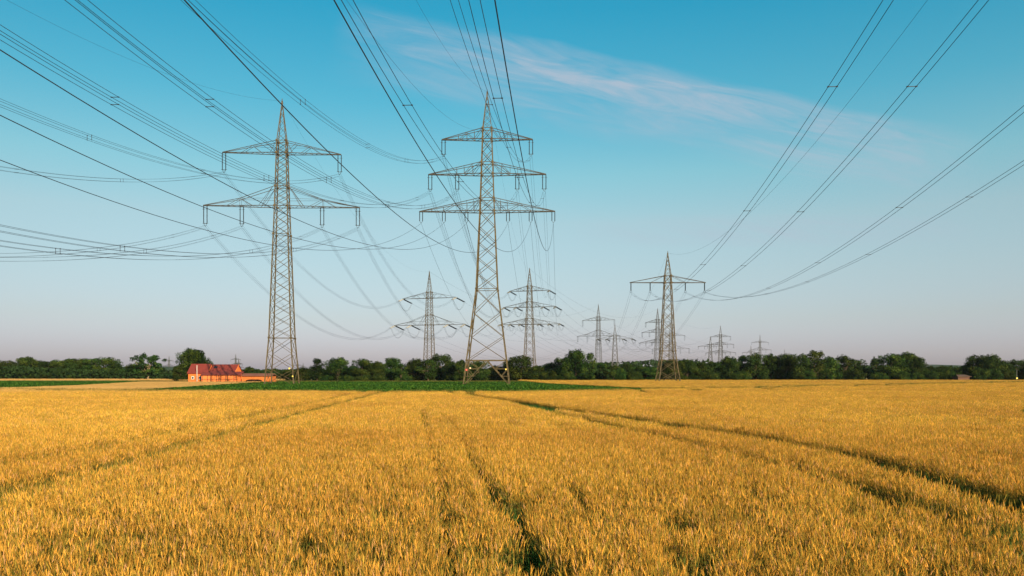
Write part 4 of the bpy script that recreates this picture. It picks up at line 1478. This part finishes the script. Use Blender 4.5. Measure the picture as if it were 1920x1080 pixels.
def house():
    root = empty('farmhouse', (hx(404), HD, 0))
    tag(root, 'orange farmhouse with two red tiled roofs behind the left fields', 'farmhouse')
    ox, oy = hx(404), HD
    X = lambda p: hx(p) - ox
    e = 0.0
    zE, zR_ = hz(698.5), hz(682.2)
    dA = 5.2      # depth of the left block

    def gable_block(x0, x1, y0, y1, ze, zr, name, mat, t=0.0):
        m = MB()
        ym = (y0 + y1) / 2
        m.add([(x0, y0, 0), (x1, y0, 0), (x1, y1, 0), (x0, y1, 0), (x0, y0, ze), (x1, y0, ze), (x1, y1, ze), (x0, y1, ze), (x0, ym, zr), (x1, ym, zr)],
              [(0, 1, 5, 4), (1, 2, 6, 9, 5), (2, 3, 7, 6), (3, 0, 4, 8, 7)])
        return m.build(name, mat, root)

    def gable_roof(x0, x1, y0, y1, ze, zr, name, mat, th=0.14):
        m = MB()
        ym = (y0 + y1) / 2
        dz = (zr - ze) / (ym - y0) * 0.35
        for (ya, za) in ((y0 - 0.35, ze - dz), (y1 + 0.35, ze - dz)):
            a = [(x0, ya, za + 0.02), (x1, ya, za + 0.02), (x1, ym, zr + 0.02), (x0, ym, zr + 0.02)]
            b = [(p[0], p[1], p[2] + th) for p in a]
            f = [(0, 1, 2, 3), (7, 6, 5, 4), (0, 4, 5, 1), (1, 5, 6, 2), (2, 6, 7, 3), (3, 7, 4, 0)]
            m.add(a + b, f)
        return m.build(name, mat, root)
    # left block
    gable_block(X(356), X(392), -dA / 2, dA / 2, zE, zR_ - 0.15, 'wall', M['orange_render'])
    r1 = gable_roof(X(354.5), X(392.8), -dA / 2, dA / 2, zE, zR_ - 0.15, 'roof', M['red_tiles'])
    # right block, set back a little, with its lean-to in front
    zE2, zR2 = hz(697.5), hz(683.2)
    gable_block(X(392), X(440), -1.9, 3.6, zE2, zR2 - 0.15, 'wall', M['orange_render'])
    r2 = gable_roof(X(393.2), X(441.5), -1.9, 3.6, zE2, zR2 - 0.15, 'roof', M['red_tiles'])
    sk = MB()
    ys, zs = -0.75, zE2 + (zR2 - 0.15 - zE2) * 0.42 + 0.2
    sl = (zR2 - 0.15 - zE2) / 2.75
    sk.add([(X(398), ys, zs), (X(404.5), ys, zs), (X(404.5), ys + 0.7, zs + 0.7 * sl), (X(398), ys + 0.7, zs + 0.7 * sl)], [(0, 1, 2, 3)])
    sk.v = [(a, b - 0.03, c + 0.06) for a, b, c in sk.v]
    sk.build('skylight', M['dark_glass'], r2)
    # lean-to
    y0 = -4.4
    zl = hz(703.2)
    m = MB()
    m.box((X(385.5), y0, 0), (X(452), -1.95, zl))
    m.build('lean_to_wall', M['orange_render_pale'], root)
    m = MB()
    for (xa, xb, ztop) in ((X(384.5), X(441), hz(696.8)), (X(441.05), X(458), hz(697.6))):
        a = [(xa, y0 - 0.35, zl - 0.05), (xb, y0 - 0.35, zl - 0.05), (xb, -1.96, ztop), (xa, -1.96, ztop)]
        b = [(p[0], p[1], p[2] + 0.13) for p in a]
        m.add(a + b, [(3, 2, 1, 0), (4, 5, 6, 7), (0, 1, 5, 4), (1, 2, 6, 5), (2, 3, 7, 6), (3, 0, 4, 7)])
    m.build('lean_to_roof', M['red_tiles'], root)
    # timber rails and posts on the lean-to front
    m = MB()
    m.box((X(386), y0 - 0.09, hz(711.2)), (X(451), y0 - 0.03, hz(710.6)))
    for p in (387.5, 397, 402.5, 413.5, 417.5, 430, 434.5, 445.5):
        m.box((X(p) - 0.05, y0 - 0.13, 0), (X(p) + 0.05, y0 - 0.09, hz(704)))
    m.build('timber_rail', M['dark_wood'], root)
    # windows
    for p in (364.6, 378.3):
        w = MB()
        yw = -dA / 2
        w.box((X(p) - 0.33, yw - 0.05, hz(711)), (X(p) + 0.33, yw - 0.004, hz(705.6)))
        wo = w.build('window', M['white'], root)
        g = MB()
        g.box((X(p) - 0.22, yw - 0.07, hz(710.2)), (X(p) + 0.22, yw - 0.052, hz(706.4)))
        g.build('pane', M['dark_glass'], wo)
    # downpipe with its vent rising above the eave
    m = MB()
    m.tube([(X(373.6), -dA / 2 - 0.5, 0.0), (X(373.6), -dA / 2 - 0.5, hz(685))], 0.06, 8)
    m.build('vent_pipe', M['white'], root)
    # white barge boards on the right gable
    m = MB()
    ym = 0.85
    m.beam((X(441.7), -2.2, zE2 - 0.1), (X(441.7), ym, zR2), 0.11)
    m.build('barge_board', M['orange_render_pale'], root)


house()


def shed():
    D = HD - 1.0
    X = lambda p: px(p, D)
    ox = X(482)
    root = empty('shed', (ox, D, 0))
    tag(root, 'long low orange brick shed with an arched opening beside the farmhouse', 'shed')
    x0, x1 = X(457) - ox, X(513) - ox
    zt = pz(705.4, D)
    # front wall with a wide flat arch
    ax0, ax1, ah = X(462) - ox, X(497) - ox, pz(711.3, D)
    m = MB()
    n = 14
    top = [(x0 + (x1 - x0) * i / n, zt) for i in range(n + 1)]
    m.box((x0, -1.6, 0), (ax0, -1.3, zt))
    m.box((ax1, -1.6, 0), (x1, -1.3, zt))
    for i in range(n):
        xa, xb = ax0 + (ax1 - ax0) * i / n, ax0 + (ax1 - ax0) * (i + 1) / n
        t = (i + 0.5) / n
        za = ah * (1 - abs(2 * t - 1) ** 5 * 0.75)
        m.box((xa, -1.6, za), (xb, -1.3, zt))
    m.build('front_wall', M['brick_arch'], root)
    m = MB()
    m.box((x0, 2.0, 0), (x1, 2.2, zt))
    m.box((x0, -1.3, 0), (x0 + 0.2, 2.0, zt))
    m.box((x1 - 0.2, -1.3, 0), (x1, 2.0, zt))
    m.build('rear_wall', M['brick_arch'], root)
    m = MB()
    zr = pz(700.9, D)
    for (ya, yb) in ((-2.0, 0.3), (2.6, 0.3)):
        a = [(x0 - 0.2, ya, zt + 0.01), (x1 + 0.2, ya, zt + 0.01), (x1 + 0.2, yb, zr), (x0 - 0.2, yb, zr)]
        b = [(p[0], p[1], p[2] + 0.12) for p in a]
        m.add(a + b, [(0, 1, 2, 3), (7, 6, 5, 4), (0, 4, 5, 1), (1, 5, 6, 2), (2, 6, 7, 3), (3, 7, 4, 0)])
    m.build('roof', M['brown_tiles'], root)
    # stacked timber inside the arch
    m = MB()
    r = np.random.default_rng(4)
    for k in range(70):
        xx = r.uniform(ax0 + 0.5, ax1 - 0.4)
        zz = r.uniform(0.1, 0.85)
        m.tube([(xx, -0.9 + r.uniform(-0.1, 0.1), zz), (xx, 1.2, zz)], r.uniform(0.09, 0.15), 7)
    o = m.build('firewood_pile', M['dark_wood'])
    o.location = (ox, D, 0)
    tag(o, 'reddish brown stack of timber inside the arch of the orange shed', 'woodpile')


shed()


def small_shed():
    D = 232.0
    X = lambda p: px(p, D)
    ox = X(1802)
    root = empty('shed', (ox, D, 0))
    tag(root, 'small brown shed half hidden by bushes at the right', 'shed')
    w = X(1813) - ox
    m = MB()
    m.box((-w, -1.5, 0), (w, 1.5, pz(706, D)))
    m.build('wall', M['dark_wood'], root)
    m = MB()
    a = [(-w - 0.3, -1.9, pz(706.4, D)), (w + 0.3, -1.9, pz(706.4, D)), (w - 0.3, 0.6, pz(703, D)), (-w + 0.6, 0.6, pz(703, D))]
    b = [(p[0], p[1], p[2] + 0.1) for p in a]
    m.add(a + b, [(3, 2, 1, 0), (4, 5, 6, 7), (0, 1, 5, 4), (1, 2, 6, 5), (2, 3, 7, 6), (3, 0, 4, 7)])
    m.build('roof', M['brown_roof'], root)


small_shed()


def marker_post():
    D = 215.0
    root = empty('marker_post', (px(1906.5, D), D, 0))
    tag(root, 'slender grey marker post with a pale yellow plate at the right edge', 'post')
    m = MB()
    m.tube([(0, 0, 0), (0, 0, pz(693, D))], 0.045, 8)
    m.build('pole', M['grey_post'], root)
    m = MB()
    m.box((-0.2, -0.10, pz(710.5, D)), (0.2, -0.07, pz(708, D)))
    m.build('plate', M['plate_yellow'], root)


marker_post()


# ------------------------------------------------------------------ the evening air
def haze():
    m = MB()
    m.box((-2900, -140, -1.0), (2900, 2700, 72.0))
    mt, t = new_mat('pale_evening_air')
    v = t.n('ShaderNodeVolumePrincipled', i_Density=0.000045)
    v.inputs['Color'].default_value = (0.80, 0.86, 0.95, 1)
    v.inputs['Anisotropy'].default_value = 0.2
    o = t.n('ShaderNodeOutputMaterial')
    t.l(v.outputs[0], o.inputs['Volume'])
    h = m.build('haze', mt)
    tag(h, 'faint pale evening haze over the fields', 'haze', kind='stuff')


haze()
SC.cycles.volume_max_steps = 64
